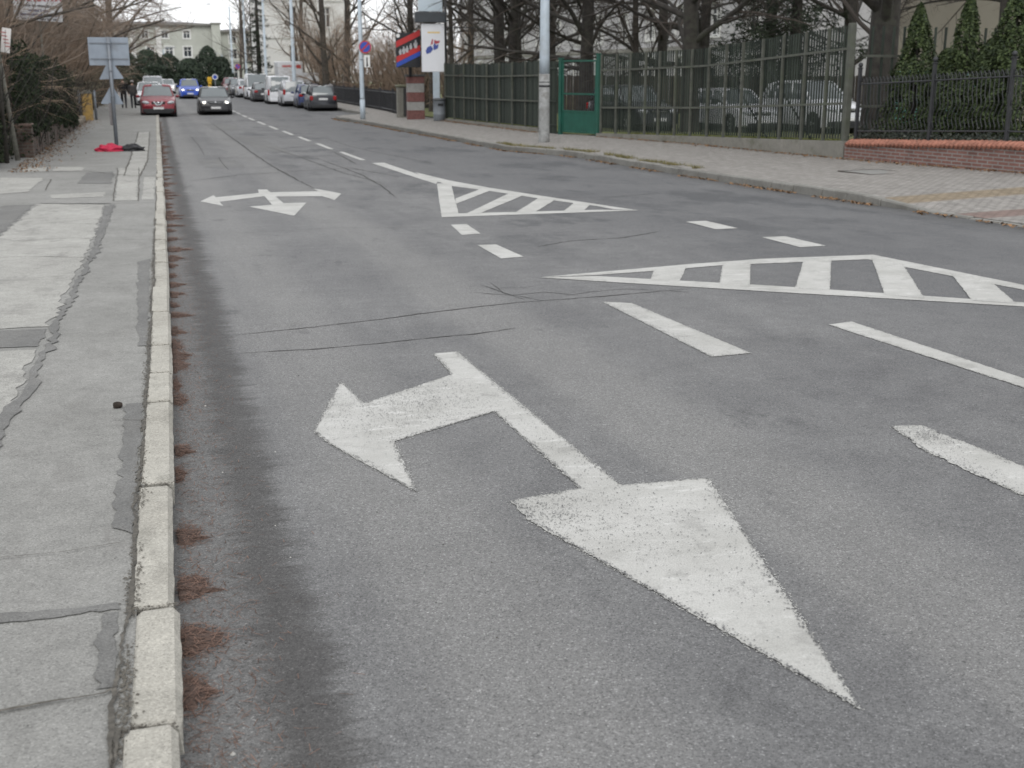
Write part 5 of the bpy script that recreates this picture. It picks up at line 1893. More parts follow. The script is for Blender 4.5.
def person(label, x, y, H, coat, trousers, hat_m, stride, hair_m, wide=1., bag=None):
    """A walker seen from behind, facing +Y, mid-stride."""
    t = thing('person', label, 'person', (x, y, zleft(x, y)), 0., 'pedestrians on the left pavement')
    k = H / 1.75
    V = lambda a, b, c: (a * k, b * k, c * k)
    s = stride
    verts = [V(0, 0, .98), V(0, .0, 1.15), V(0, .01, 1.32), V(0, .02, 1.45), V(0, .03, 1.53), V(0, .045, 1.60), V(0, .05, 1.69), V(0, .04, 1.745),
             V(-.10, 0, .93), V(-.105, .10 * s + .02, .50), V(-.105, .14 * s, .09), V(-.11, .14 * s + .12, .035),
             V(.10, 0, .93), V(.105, -.04 * s + .03, .50), V(.105, -.26 * s, .12), V(.11, -.26 * s + .12, .035),
             V(-.19, .01, 1.42), V(-.24, -.06 * s, 1.15), V(-.25, -.06 * s + .05, .90),
             V(.19, .01, 1.42), V(.24, .08 * s, 1.15), V(.25, .12 * s + .05, .91)]
    edges = [(0, 1), (1, 2), (2, 3), (3, 4), (4, 5), (5, 6), (6, 7), (0, 8), (8, 9), (9, 10), (10, 11), (0, 12), (12, 13), (13, 14), (14, 15), (3, 16), (16, 17), (17, 18), (3, 19), (19, 20), (20, 21)]
    w = wide
    rad = [(.14 * w, .11 * w), (.135 * w, .10 * w), (.15 * w, .11), (.12, .09), .05, .075, .085, .06, .085, .058, .038, .035, .085, .058, .038, .035, .06, .045, .030, .06, .045, .030]
    # a hand: palm and five fingers at each wrist
    for wi, sx in ((18, -1), (21, 1)):
        wx, wy, wz = verts[wi]
        pi_ = len(verts)
        verts.append((wx, wy + .01, wz - .07 * k)); rad.append((.020, .034)); edges.append((wi, pi_))
        for f, (dy, ln) in enumerate(((-.028, .055), (-.010, .072), (.010, .076), (.028, .066))):
            a = len(verts)
            verts += [(wx, wy + .01 + dy, wz - .10 * k), (wx - sx * .012, wy + .015 + dy, wz - (.10 + ln) * k)]
            rad += [.009, .008]
            edges += [(pi_, a), (a, a + 1)]
        a = len(verts)
        verts += [(wx - sx * .015, wy + .045, wz - .05 * k), (wx - sx * .02, wy + .06, wz - .09 * k)]
        rad += [.010, .009]
        edges += [(pi_, a), (a, a + 1)]
    rad = [tuple(q * k for q in r_) if isinstance(r_, tuple) else r_ * k for r_ in rad]
    b = skin_body('body', verts, edges, rad, M_SKIN, t)
    # nose, ears
    mb = MB()
    mb.ell(V(0, .145, 1.655), (.013, .02, .022), 8)
    for sx in (-1, 1): mb.ell(V(sx * .086, .045, 1.655), (.012, .02, .03), 8)
    mb.build('face', M_SKIN, t)
    cv = [V(0, 0, .84), V(0, 0, 1.0), V(0, .0, 1.16), V(0, .01, 1.33), V(0, .02, 1.46), V(0, .03, 1.51), verts[16], verts[17], (verts[18][0], verts[18][1], verts[18][2] + .02), verts[19], verts[20], (verts[21][0], verts[21][1], verts[21][2] + .02)]
    ce = [(0, 1), (1, 2), (2, 3), (3, 4), (4, 5), (4, 6), (6, 7), (7, 8), (4, 9), (9, 10), (10, 11)]
    cr = [(.20 * w, .15 * w), (.19 * w, .145 * w), (.18 * w, .135 * w), (.185 * w, .135 * w), (.14, .11), .075, .085, .068, .052, .085, .068, .052]
    skin_body('coat', cv, ce, [tuple(q * k for q in r_) if isinstance(r_, tuple) else r_ * k for r_ in cr], coat, t)
    tv = [V(0, 0, .95)] + verts[8:11] + verts[12:15]
    skin_body('trousers', tv, [(0, 1), (1, 2), (2, 3), (0, 4), (4, 5), (5, 6)], [.13 * k, .105 * k, .075 * k, .055 * k, .105 * k, .075 * k, .055 * k], trousers, t)
    for i0 in (10, 14):
        ax, ay, az = verts[i0]
        mb = MB()
        mb.ell((ax, ay + .07 * k, .045 * k), (.05 * k, .14 * k, .05 * k), 12)
        mb.ell((ax, ay, .09 * k), (.055 * k, .06 * k, .08 * k), 12)
        mb.build('shoe', M_BLACK, t)
    mb = MB()
    mb.ell(V(0, .035, 1.685), (.098 * k, .112 * k, .095 * k), 14)
    mb.build('hair', hair_m, t)
    if hat_m:
        mb = MB()
        mb.lathe([(.115 * k, 0), (.118 * k, .05 * k), (.10 * k, .10 * k), (.05 * k, .135 * k), (.01, .14 * k)], 16, V(0, .04, 1.68))
        mb.build('hat', hat_m, t)
    return t


M_COAT1 = mat('black_coat', (.014, .014, .016), .85, .2, 12)
M_COAT2 = mat('dark_grey_coat', (.050, .048, .050), .85, .25, 12)
M_TROUS = mat('dark_trousers', (.020, .021, .026), .85, .2, 12)
M_HAIR = mat('dark_hair', (.03, .022, .018), .7, .3, 30)
person('taller walker in a black coat, left of the pair on the left pavement', -1.22, 80.3, 1.80, M_COAT1, M_TROUS, None, 1.0, M_HAIR, 1.08)
person('shorter walker in a dark grey coat and pale hat, right of the pair', -.66, 79.6, 1.62, M_COAT2, M_TROUS, mat('pale_wool_hat', (.30, .29, .28), .9, .2, 20), -.9, M_HAIR, 1.15)

# ------------------------------------------------------------------ vegetation
M_BARK = mat('dark_bark', (.036, .032, .028), .95, .4, 6., .9, 22, dirt=(.045, .05, .034), dscale=1.5, damt=.5)
M_BARK2 = mat('brown_bark', (.06, .051, .043), .95, .4, 6., .8, 22, dirt=(.07, .075, .05), dscale=1.5, damt=.4)
M_TWIG = leaf_mat('dark_twigs', (.032, .028, .025), (.085, .072, .062), .95)
M_TWIGB = leaf_mat('brown_twigs', (.16, .118, .086), (.37, .28, .21), .95)
M_TWIGG = leaf_mat('grey_twigs', (.13, .105, .085), (.29, .235, .19), .95)


class Tubes:
    """Many tapered tubes gathered into one mesh."""
    def __init__(s): s.v, s.f, s.n = [], [], 0
    def add(s, pts, rad, n):
        P = np.asarray(pts, float)
        k = len(P)
        T = np.gradient(P, axis=0)
        T /= np.linalg.norm(T, axis=1)[:, None] + 1e-9
        ref = np.array([1., 0, 0]) if abs(T[0, 0]) < .7 else np.array([0, 1., 0])
        A = np.cross(T, ref)
        A /= np.linalg.norm(A, axis=1)[:, None] + 1e-9
        B = np.cross(T, A)
        t = np.arange(n) * 2 * math.pi / n
        r_ = np.asarray(rad, float)[:, None, None]
        V = P[:, None, :] + r_ * (np.cos(t)[None, :, None] * A[:, None, :] + np.sin(t)[None, :, None] * B[:, None, :])
        s.v.append(V.reshape(-1, 3))
        i = np.arange(k - 1)[:, None] * n
        j = np.arange(n)[None, :]
        q = (j + 1) % n
        F = np.stack([i + j, i + q, i + n + q, i + n + j], -1).reshape(-1, 4) + s.n
        s.f.append(F)
        s.n += k * n
    def build(s, name, m, parent):
        return mesh_np(name, np.concatenate(s.v), np.concatenate(s.f), m, parent)


def rot_about(d, ax, a):
    c, s_ = math.cos(a), math.sin(a)
    return d * c + np.cross(ax, d) * s_ + ax * np.dot(ax, d) * (1 - c)


def perp(d, rg):
    v = np.array([rg.gauss(0, 1), rg.gauss(0, 1), rg.gauss(0, 1)])
    v = v - d * np.dot(v, d)
    return v / (np.linalg.norm(v) + 1e-9)


def grow(rg, p, d, L, r, lev, spec, out):
    """spec[lev] = (children, len ratio, radius ratio, angle, wiggle, up-pull, segments, sides, start)"""
    nch, lr, rr_, ang, wig, up, seg, sides, start = spec[lev]
    pts, rad, dirs = [p], [r], [d]
    last = lev == len(spec) - 1
    for i in range(seg):
        d = d + perp(d, rg) * wig + np.array([0, 0, up])
        d = d / np.linalg.norm(d)
        p = p + d * (L / seg)
        pts.append(p)
        rad.append(r * (1 - (.62 if not last else .75) * (i + 1) / seg))
        dirs.append(d)
    out[min(lev, len(out) - 1)].add(pts, rad, sides)
    if last: return
    for c in range(nch):
        q = start + (1 - start) * (c + rg.random()) / nch
        f = min(seg - 1e-6, q * seg)
        i = int(f)
        pp = pts[i] + (pts[i + 1] - pts[i]) * (f - i)
        dd = dirs[min(i + 1, seg)]
        a = ang * rg.uniform(.65, 1.3)
        nd = rot_about(dd, perp(dd, rg), a)
        rc = max(.003, (rad[i] + (rad[i + 1] - rad[i]) * (f - i)) * rr_)
        grow(rg, pp, nd, L * lr * rg.uniform(.65, 1.2) * (1.1 - .45 * q), rc, lev + 1, spec, out)


def bare_tree(name, label, cat, loc, spec, H, r, seed, bark, twig, group=None, lean=(0, 0), stems=1, trunk_levels=2, spread=0.):
    rg = random.Random(seed)
    t = thing(name, label, cat, loc, 0, group)
    wood, fine = Tubes(), Tubes()
    outs = [wood] * trunk_levels + [fine]
    for k in range(stems):
        a = 2 * math.pi * (k + rg.random() * .6) / stems
        d = np.array([lean[0] + spread * math.cos(a) * rg.uniform(.5, 1.2), lean[1] + spread * math.sin(a) * rg.uniform(.5, 1.2), 1.])
        d /= np.linalg.norm(d)
        p0 = np.array([.25 * spread * math.cos(a), .25 * spread * math.sin(a), -.15])
        hh = H * (1 if stems == 1 else rg.uniform(.7, 1.1))
        if stems == 1: wood.add([p0, p0 + d * .25, p0 + d * .8], [r * 1.5, r * 1.18, r * 1.0], 14)
        grow(rg, p0, d, hh, r, 0, spec, outs)
    wood.build('trunk', bark, t)
    fine.build('crown', twig, t)
    return t

# level tables:  children, len, rad, angle, wiggle, up, segs, sides, start
BIG = [(15, .52, .42, 1.05, .016, .02, 10, 14, .13), (8, .52, .50, .75, .13, -.01, 7, 7, .15), (6, .55, .5, .7, .16, .01, 5, 5, .2), (8, .58, .55, .75, .2, -.015, 4, 3, .12), (5, .6, .6, .7, .2, -.04, 3, 3, .1)]
TALL = [(17, .36, .40, .85, .016, .015, 10, 10, .11), (7, .5, .5, .65, .12, .03, 6, 6, .2), (8, .6, .5, .7, .16, -.005, 4, 4, .12), (8, .65, .6, .7, .2, -.02, 3, 3, .1)]
SHRUB = [(7, .62, .55, .55, .10, .01, 6, 5, .12), (6, .6, .55, .55, .16, .0, 5, 4, .1), (6, .6, .6, .6, .2, -.02, 4, 3, .1), (3, .6, .6, .6, .2, -.03, 3, 3, .1)]

# ---- right: garden trees behind the fences
def at_yard(x, y): return (x, y, zyard(x, y))
def at_l(x, y): return (x, y, zroad(x, y) - .06)

big = bare_tree('bare_tree', 'thick-trunked bare tree standing behind the picket fence above the parked white hatchback', 'tree', at_yard(18.75, 40.5), BIG, 15., .33, 21, M_BARK, M_TWIG, 'bare garden trees behind the fences')
bigb = bare_tree('bare_tree', 'bare tree with a straight dark trunk directly behind the green gate', 'tree', at_yard(17.5, 48.2), BIG, 15, .29, 22, M_BARK, M_TWIG, 'bare garden trees behind the fences')
bare_tree('bare_tree', 'massive leaning trunk behind the black railing, left of the pointed conifers', 'tree', at_yard(18.65, 28.6), BIG, 13, .44, 29, M_BARK, M_TWIG, 'bare garden trees behind the fences', (.03, .0))
tall = bare_tree('bare_tree', 'left of the twin dark trunks above the middle of the plank fence', 'tree', at_yard(16.04, 55.6), TALL, 17, .24, 24, M_BARK, M_TWIG, 'bare garden trees behind the fences', (-.02, .0))


def again(src, label, loc, rz, s_):
    c = copy_tree(src)
    c['label'] = label
    c.location = loc
    c.rotation_euler = (0, 0, rz)
    c.scale = (s_, s_, s_)
    return c

again(tall, 'right of the twin dark trunks above the middle of the plank fence', at_yard(16.2, 54.2), 2.1, 1.04)
tall2 = bare_tree('bare_tree', 'slim bare tree between the poster display and the twin dark trunks', 'tree', at_yard(14.9, 60.5), TALL, 13, .14, 25, M_BARK2, M_TWIG, 'bare garden trees behind the fences')
again(tall2, 'slim bare tree behind the left half of the picket fence, between the two thickest trunks', at_yard(19.84, 48.2), 1.3, 1.05)
again(tall2, 'thin bare tree directly right of the poster display', at_yard(14.6, 64), 4., .9)
again(tall, 'bare tree behind the billboard, rising over its left end', at_yard(15.3, 72), .6, .9)
again(tall, 'bare tree behind the billboard, rising over its right end', at_yard(15.8, 70.5), 3.5, .85)
fork = bare_tree('bare_tree', 'forked bare tree behind the low railing, left of the no parking sign', 'tree', at_yard(13.8, 97), TALL, 15, .28, 31, M_BARK2, M_TWIGG, 'bare garden trees behind the fences', (-.05, 0))
again(fork, 'bare tree leaning right behind the low railing, just left of the no parking pole', at_yard(14.95, 95.), 2.6, 1.0)
again(big, 'broad bare tree deep in the garden between the green gate and the thickest trunk', at_yard(26, 60), 1.9, .95)
again(bigb, 'broad bare tree far behind the plank fence', at_yard(24, 72), 4.4, 1.0)
again(bigb, 'broad bare tree far behind the waste bin', at_yard(22, 84), .9, .9)
again(big, 'broad bare tree deep in the garden behind the parked white cars', at_yard(31, 50), 5.0, 1.)
again(bigb, 'broad bare tree at the back of the garden behind the thick fence end post', at_yard(33, 42), 2.2, .9)
again(fork, 'bare tree in front of the tall white house, behind the parked vans', at_yard(15.0, 122), 1.0, .95)
again(fork, 'bare tree with an arching trunk beside the far end of the parked row', (13.8, 150, zroad(13, 150)), 3.0, .85)
again(fork, 'thin bare tree right of the pale green building', (14.0, 178, zroad(13, 150)), 4.6, .95)
again(tall, 'tall thin bare tree left of the dark spruce by the white house', (14.2, 168, zroad(13, 150)), 1.2, .85)

for q, (x, y, s_, rz_, w_, lb) in enumerate([(21.5, 45.5, .9, .4, bigb, 'broad bare tree just behind the parked white hatchback'), (19.6, 53.5, .85, 1.2, bigb, 'broad bare tree between the lamp post and the green gate, deep in the garden'),
                                   (18.5, 61, .9, 5.2, big, 'broad bare tree behind the middle of the plank fence'), (19.5, 68, .9, 2.9, bigb, 'broad bare tree behind the left end of the plank fence')]):
    again(w_, lb, at_yard(x, y), rz_, s_)
# brown bushes, right
shrubA = bare_tree('bare_shrub', 'dense brown leafless bush behind the low railing, left of the billboard', 'shrub', at_yard(14.9, 68), SHRUB, 3.6, .05, 41, M_BARK2, M_TWIGB, 'brown leafless bushes behind the low railing', stems=11, trunk_levels=1, spread=.42)
shrubB = bare_tree('bare_shrub', 'dense brown leafless bush right of the no parking sign', 'shrub', at_yard(15.6, 74.5), SHRUB, 3.9, .05, 42, M_BARK2, M_TWIGB, 'brown leafless bushes behind the low railing', stems=11, trunk_levels=1, spread=.40)
shrubs_r = [(15.2, 80, .95, 'one of the brown leafless bushes behind the low railing beyond the no parking sign'), (16.2, 86, 1.2, None), (15.8, 92, 1.25, None), (15.2, 99, 1.35, None), (14.9, 106, 1.45, None), (15.3, 113, 1.5, None), (18.5, 78, 1.4, None), (19, 88, 1.5, None), (15.5, 62, .7, 'small leafless bush behind the striped brick pillar')]
for i, (x, y, s_, lb) in enumerate(shrubs_r):
    again((shrubA, shrubB)[i % 2], lb or 'one of the brown leafless bushes behind the low railing beyond the no parking sign', at_yard(x, y), i * 1.7, s_)

# ---- left: thicket behind the ivy fence
bushA = bare_tree('bare_shrub', 'tall brown leafless bush behind the ivy hedge under the white banner', 'shrub', at_l(-5.6, 38), SHRUB, 4.6, .05, 51, M_BARK2, M_TWIGB, 'brown thicket behind the ivy hedge', stems=12, trunk_levels=1, spread=.34)
bushB = bare_tree('bare_shrub', 'tall brown leafless bush behind the ivy hedge right of the white banner', 'shrub', at_l(-5.7, 45), SHRUB, 4.9, .05, 52, M_BARK2, M_TWIGG, 'brown thicket behind the ivy hedge', stems=12, trunk_levels=1, spread=.34)
rr = random.Random(13)
LB = 'one of the tangled brown bushes of the thicket above the left pavement'
y = 33.
i = 0
while y < 108:
    for xo in ((-7.0, -5.5) if y < 62 else (-5.6, -4.5)):
        if rr.random() < .86:
            again((bushA, bushB)[rr.randrange(2)], LB, at_l(xo + rr.uniform(-.5, .5), y + rr.uniform(-1, 1)), rr.uniform(0, 6), rr.uniform(.8, 1.35) * (1. if y < 62 else 1.1))
    y += 3.4 if y < 62 else 4.6
    i += 1
lt = bare_tree('bare_tree', 'bare tree whose branches overhang the left pavement above the grey sign panel', 'tree', at_l(-5.2, 62), BIG, 11, .24, 61, M_BARK2, M_TWIGG, 'bare trees overhanging the left pavement', (.10, 0))
again(lt, 'bare tree overhanging the left pavement between the sign post and the two walkers', at_l(-4.2, 74), 0.7, 1.1)
again(lt, 'bare tree overhanging the parked cars on the left pavement', at_l(-3.6, 88), 2.2, 1.2)
again(lt, 'bare tree reaching over the left lane in front of the pale green building', at_l(-3.0, 100), 3.6, 1.3)
again(lt, 'bare tree at the far end of the left thicket', at_l(-2.6, 114), 5.0, 1.35)
again(lt, 'bare tree behind the parked silver car, its twigs crossing the pale green building', at_l(-2.9, 128), 1.1, 1.45)
again(fork, 'thin bare tree in front of the lower wing of the far green building', (15.2, 205, zroad(15, 205)), 2.2, .9)
again(lt, 'bare tree behind the ivy hedge at the left picture edge', at_l(-6.5, 41), 1.4, .95)
again(lt, 'bare tree deep in the left thicket behind the white banner', at_l(-7.5, 50), 4.1, 1.05)


# leaves: ivy, hedges, conifers
def leaf_cloud(name, centers, normals, size, m, parent=None, asp=.75, rg=None, jitter=.6):
    n = len(centers)
    r_ = np.random.default_rng(rg or 1)
    N = normals + r_.normal(0, jitter, (n, 3))
    N /= np.linalg.norm(N, axis=1)[:, None] + 1e-9
    ref = r_.normal(0, 1, (n, 3))
    A = np.cross(N, ref)
    A /= np.linalg.norm(A, axis=1)[:, None] + 1e-9
    B = np.cross(N, A)
    s_ = (size * r_.uniform(.55, 1.3, n))[:, None]
    V = np.stack([centers - A * s_, centers - B * s_ * asp + N * s_ * .2, centers + A * s_, centers + B * s_ * asp + N * s_ * .2], 1).reshape(-1, 3)
    F = np.arange(n * 4).reshape(-1, 4)
    return mesh_np(name, V, F, m, parent, smooth=False)


M_IVY = leaf_mat('dark_ivy', (.006, .011, .005), (.028, .040, .016), .8)
M_IVY2 = leaf_mat('hedge_leaves', (.06, .056, .038), (.17, .15, .10), .6)
rgn = np.random.default_rng(3)


def ivy_screen(name, label, y0, y1, xf, zf, hf, depth, n, m, size, stems=80):
    ym = (y0 + y1) / 2
    t = thing(name, label, 'hedge', (xf(ym), ym, zf(xf(ym), ym)))
    L = t.location
    Y = rgn.uniform(y0, y1, n)
    q = rgn.uniform(0, 1, n) ** .9
    C = np.zeros((n, 3))
    keep = np.ones(n, bool)
    for i in range(n):
        x = xf(Y[i])
        h = hf(Y[i]) * (1 + .28 * mnoise.noise(Vector((Y[i] * .9, 1, 4))) + .14 * mnoise.noise(Vector((Y[i] * 3.1, 1, 8))))
        z = q[i] * h
        bulge = depth * (.5 + .9 * mnoise.noise(Vector((Y[i] * 1.3, z * 1.6, 2.2))))
        C[i] = (x + bulge * rgn.uniform(-.6, 1.) , Y[i], zf(x, Y[i]) + z + .02)
        if mnoise.noise(Vector((Y[i] * 2.1, z * 2.4, 9.))) < -.28: keep[i] = False
    C = C[keep] - np.array(L)
    leaf_cloud('leaves', C, np.tile(np.array([.8, -.5, .35]), (len(C), 1)), size, m, t, rg=5)
    tb = Tubes()
    rg = random.Random(int(y0))
    for _ in range(stems):
        yy = rg.uniform(y0, y1)
        x = xf(yy)
        p = np.array([x + rg.uniform(-depth, depth * .5), yy, zf(x, yy)]) - np.array(L)
        d = np.array([rg.uniform(-.2, .2), rg.uniform(-.5, .5), 1.])
        d /= np.linalg.norm(d)
        pts = [p]
        k = 6
        for j in range(k):
            d = d + perp(d, rg) * .25
            d /= np.linalg.norm(d)
            p = p + d * hf(yy) / k * 1.05
            pts.append(p)
        tb.add(pts, [.016 - .002 * j for j in range(k + 1)], 4)
    tb.build('stems', M_BARK, t)
    return t


ivy_screen('ivy_hedge', 'dark ivy-covered fence above the low brick wall on the left', 33.6, 53, lambda yy: -3.12 + (yy - 34) * .012, zleft, lambda yy: lerp_tab([(33, 2.7), (40, 2.5), (46, 2.4), (50, 2.1), (53, 1.8)], yy), .36, 19000, M_IVY, .050, 160)
ivy_screen('ivy_hedge', 'dark ivy mass reaching to the ground behind the leaning pole at the left picture edge', 28.5, 33.6, lambda yy: -3.55, zleft, lambda yy: 3.1, .35, 8500, M_IVY, .050, 60)
ivy_screen('thin_hedge', 'thin greyish hedge along the left pavement beyond the ochre gatepost', 54, 112, lambda yy: lerp_tab([(54, -3.2), (62, -3.2), (80, -3.0), (112, -2.6)], yy), zleft, lambda yy: lerp_tab([(54, 1.9), (62, 2.1), (110, 2.4)], yy), .40, 9000, M_IVY2, .07, 400)
ivy_screen('clipped_hedge', 'clipped brown hedge behind the low dark railing by the parked cars', 59.5, 118, lambda yy: lerp_tab([(59, 12.75), (67, 13.3), (118, 14.6)], yy), lambda a, b: zroad(a, b) + .12, lambda yy: 1.32, .30, 12000, leaf_mat('brown_hedge', (.075, .055, .042), (.20, .14, .10), .8), .05, 300)
n = 3400
Y = rgn.uniform(34.2, 52, n)
C = []
for yy in Y:
    k = .25 + .9 * max(0, mnoise.noise(Vector((yy * .8, 5, 1))) + .35)
    C.append((-2.90 + (yy - 34) * .014 + abs(rgn.normal(0, .05)), yy, zleft(-3, yy) + lerp_tab([(34, .74), (40, .78), (46, .58), (52, .4)], yy) + .12 - k * .45 * rgn.random()))
C = np.array(C)
t = thing('ivy', 'ivy trails hanging over the crumbling brick wall on the left', 'ivy', (-2.9, 43, zleft(-2.9, 43)))
leaf_cloud('leaves', C - np.array(t.location), np.tile(np.array([.9, -.4, .2]), (n, 1)), .045, M_IVY, t)
# ivy over the brick wall and railing foot
n = 2600
Y = rgn.uniform(16.5, 25.6, n)
C = []
for yy in Y:
    k = lerp_tab([(16.5, .25), (20, .5), (23, .9), (25.6, 1.6)], yy) * (.5 + .8 * abs(mnoise.noise(Vector((yy * 1.5, 3, 1)))))
    z = abs(rgn.normal(0, .16)) * k
    C.append((fence_x(yy) + rgn.uniform(-.02, .35), yy, wall_z(yy) + z + .02 - (.35 * rgn.random() if yy > 25.15 else 0)))
C = np.array(C)
t = thing('ivy', 'dark ivy creeping along the foot of the black railing on the brick wall', 'ivy', (fence_x(21), 21., wall_z(21)))
leaf_cloud('leaves', C - np.array(t.location), np.tile(np.array([-.7, -.5, .5]), (len(C), 1)), .034, leaf_mat('glossy_ivy', (.010, .016, .012), (.055, .062, .045), .3), t)


def conifer(name, label, loc, H, r, seed, n, m, cat='conifer', power=.8, group=None, droop=0., size=.046, trunk=.07, gap=-.22):
    t = thing(name, label, cat, loc, 0, group)
    mb = MB()
    mb.tube([(0, 0, -.1), (0, 0, H * .5), (0, 0, H * .97)], [trunk, trunk * .6, .01], 8)
    mb.build('trunk', M_BARK, t)
    r_ = np.random.default_rng(seed)
    q = r_.uniform(0, 1, n) ** 1.25
    a = r_.uniform(0, 2 * math.pi, n)
    C, N = [], []
    for i in range(n):
        z = .04 + q[i] * .96
        ang = a[i]
        lump = 1 + .34 * mnoise.noise(Vector((math.cos(ang) * 1.7 + seed, math.sin(ang) * 1.7, z * H * 1.5))) + .30 * mnoise.noise(Vector((math.cos(ang) * 5 + seed, math.sin(ang) * 5, z * H * 4.)))
        prof = (1 - z) ** power * (.55 + .45 * min(1, z * 7))
        depth_ = r_.uniform(.70, 1.0) if r_.random() < .85 else r_.uniform(.3, .7)
        rad = r * prof * lump * depth_ + .02
        if mnoise.noise(Vector((math.cos(ang) * 3 + seed, math.sin(ang) * 3, z * H * 2.6 + 7))) < gap: continue
        C.append((rad * math.cos(ang), rad * math.sin(ang), z * H - droop * rad))
        N.append((math.cos(ang) * .8, math.sin(ang) * .8, .65))
    leaf_cloud('crown', np.array(C), np.array(N), size, m, t, asp=.5, rg=seed, jitter=.45)
    return t


M_THUJA = leaf_mat('thuja_green', (.014, .026, .009), (.066, .092, .030), .6)
M_YEW = leaf_mat('dark_evergreen', (.012, .022, .014), (.045, .065, .038), .6)
M_SPRUCE = leaf_mat('spruce_needles', (.012, .020, .013), (.045, .058, .035), .7)
GT = 'pointed conifers behind the black railing'
conifer('thuja', 'leftmost pointed conifer behind the black railing, standing alone', at_yard(17.4, 25.2), 3.15, .88, 1, 13000, M_THUJA, group=GT)
conifer('thuja', 'middle pointed conifer behind the black railing with shorter ones around it', at_yard(17.5, 23.5), 3.2, .72, 2, 11000, M_THUJA, group=GT)
conifer('thuja', 'tall pointed conifer rising at the right picture edge', at_yard(17.45, 21.9), 3.35, .90, 3, 13000, M_THUJA, group=GT)
conifer('thuja', 'short rounded conifer between the left and the middle pointed ones', at_yard(17.6, 24.3), 2.1, .62, 4, 8000, M_THUJA, power=.5, group=GT)
conifer('thuja', 'short rounded conifer in front of the middle pointed one', at_yard(17.6, 22.8), 2.2, .60, 5, 8000, M_THUJA, power=.5, group=GT)


def spruce(label, loc, H, r, seed, low=.12, m=None, group='dark spruces', tiers=26, clump=70):
    """A spruce: whorls of drooping boughs, each a limb hung with needle sprays."""
    t = thing('spruce', label, 'conifer', loc, 0, group)
    mb = MB()
    mb.tube([(0, 0, -.1), (0, 0, H * .5), (0, 0, H)], [.02 * H, .012 * H, .01], 10)
    tr = mb.build('trunk', M_BARK, t)
    rg = random.Random(seed)
    tb = Tubes()
    C, N = [], []
    for k in range(tiers):
        q = low + (1 - low) * k / tiers
        L = r * (1 - q) ** .8 + .15
        for j in range(6):
            a = rg.uniform(0, 6.28)
            l2 = L * rg.uniform(.6, 1.1)
            z = q * H + rg.uniform(-.2, .2)
            pts = []
            for s_ in range(6):
                f = s_ / 5
                pts.append(np.array([math.cos(a) * l2 * f, math.sin(a) * l2 * f, z - l2 * (.30 * math.sin(f * 2.2) - .10 * f)]))
            tb.add(pts, [.03 * (1 - f / 6) + .004 for f in range(6)], 4)
            for _ in range(int(clump * l2 / r) + 5):
                f = rg.uniform(.1, 1) ** .7
                i = min(4, int(f * 5))
                p = pts[i] + (pts[i + 1] - pts[i]) * (f * 5 - i)
                sd = rg.uniform(-1, 1) * .30 * l2 * (1.1 - f)
                C.append(p + np.array([-math.sin(a) * sd, math.cos(a) * sd, -abs(rg.gauss(0, .12)) * (1 + .3 * l2)]))
                N.append((math.cos(a) * .3, math.sin(a) * .3, .8))
    tb.build('boughs', M_BARK, t)
    leaf_cloud('crown', np.array(C), np.array(N), .12, m or M_SPRUCE, t, asp=.28, rg=seed, jitter=.5)
    return t


spruce('dark spruce with drooping boughs behind the thick end post of the picket fence', at_yard(24.5, 43.5), 14, 4.3, 5, .20, clump=110, tiers=24)
spruce('dark spruce deep in the garden above the parked white hatchback', at_yard(28.0, 52.), 16, 4.2, 6, .16, clump=90, tiers=24)
spruce('tall narrow dark spruce in front of the left edge of the tall white house', (12.2, 137., zroad(13, 136)), 15, 1.9, 7, .06, clump=50)
GE = 'dark evergreens in front of the pale green building'
EV = [(-5.0, 172, 4.3, 2.6, 'broad dark evergreen at the left of the far group, behind the white cars'), (-2.2, 178, 5.6, 1.9, 'pointed dark evergreen second from the left of the far group'), (.8, 180, 5.0, 2.6, 'dark evergreen left of the middle of the far group in front of the green building'),
      (3.6, 184, 4.6, 2.7, 'low dark evergreen directly behind the far blue car'), (6.4, 181, 3.9, 2.2, 'lowest dark evergreen of the far group, left of the yellow bollard'), (9.2, 185, 5.6, 2.4, 'dark evergreen at the right of the far group above the yellow bollard'), (11.2, 188, 4.2, 1.8, 'last dark evergreen at the right of the far group, by the round purple-looking signs')]
for i, (x, y, H, r, lb) in enumerate(EV):
    conifer('evergreen', lb, (x, y, zroad(x, y)), H * 1.05, r * 1.3, 20 + i, 7500, M_YEW, 'conifer', .55 if i % 2 else .42, GE, 0., .17, .15, -.34)

# ------------------------------------------------------------------ buildings
M_PLAST = mat('pale_green_plaster', (.43, .44, .395), .9, .07, .6, .1, 30, dirt=(.35, .36, .315), dscale=.35, damt=.4)
M_WHITEP = mat('white_plaster', (.66, .655, .63), .9, .05, .8, .1, 30, dirt=(.48, .47, .45), dscale=.4, damt=.35)
M_GREYP = mat('pale_grey_plaster', (.47, .465, .47), .9, .06, .6, .1, 30, dirt=(.37, .365, .37), dscale=.3, damt=.35)
M_BEIGE = mat('beige_plaster', (.31, .285, .235), .9, .07, .5, .15, 30, dirt=(.23, .21, .175), dscale=.4, damt=.45)
M_FRAMEW = mat('white_window_frame', (.68, .68, .66), .6, .04, 8)
M_PANE = mat('dark_window_pane', (.035, .042, .048), .08, .2, 1.5, spec=.7)
M_ROOF = mat('grey_roof', (.10, .098, .10), .8, .15, 3., .2, 15)
M_CORN = mat('grey_cornice', (.24, .235, .215), .85, .1, 3)


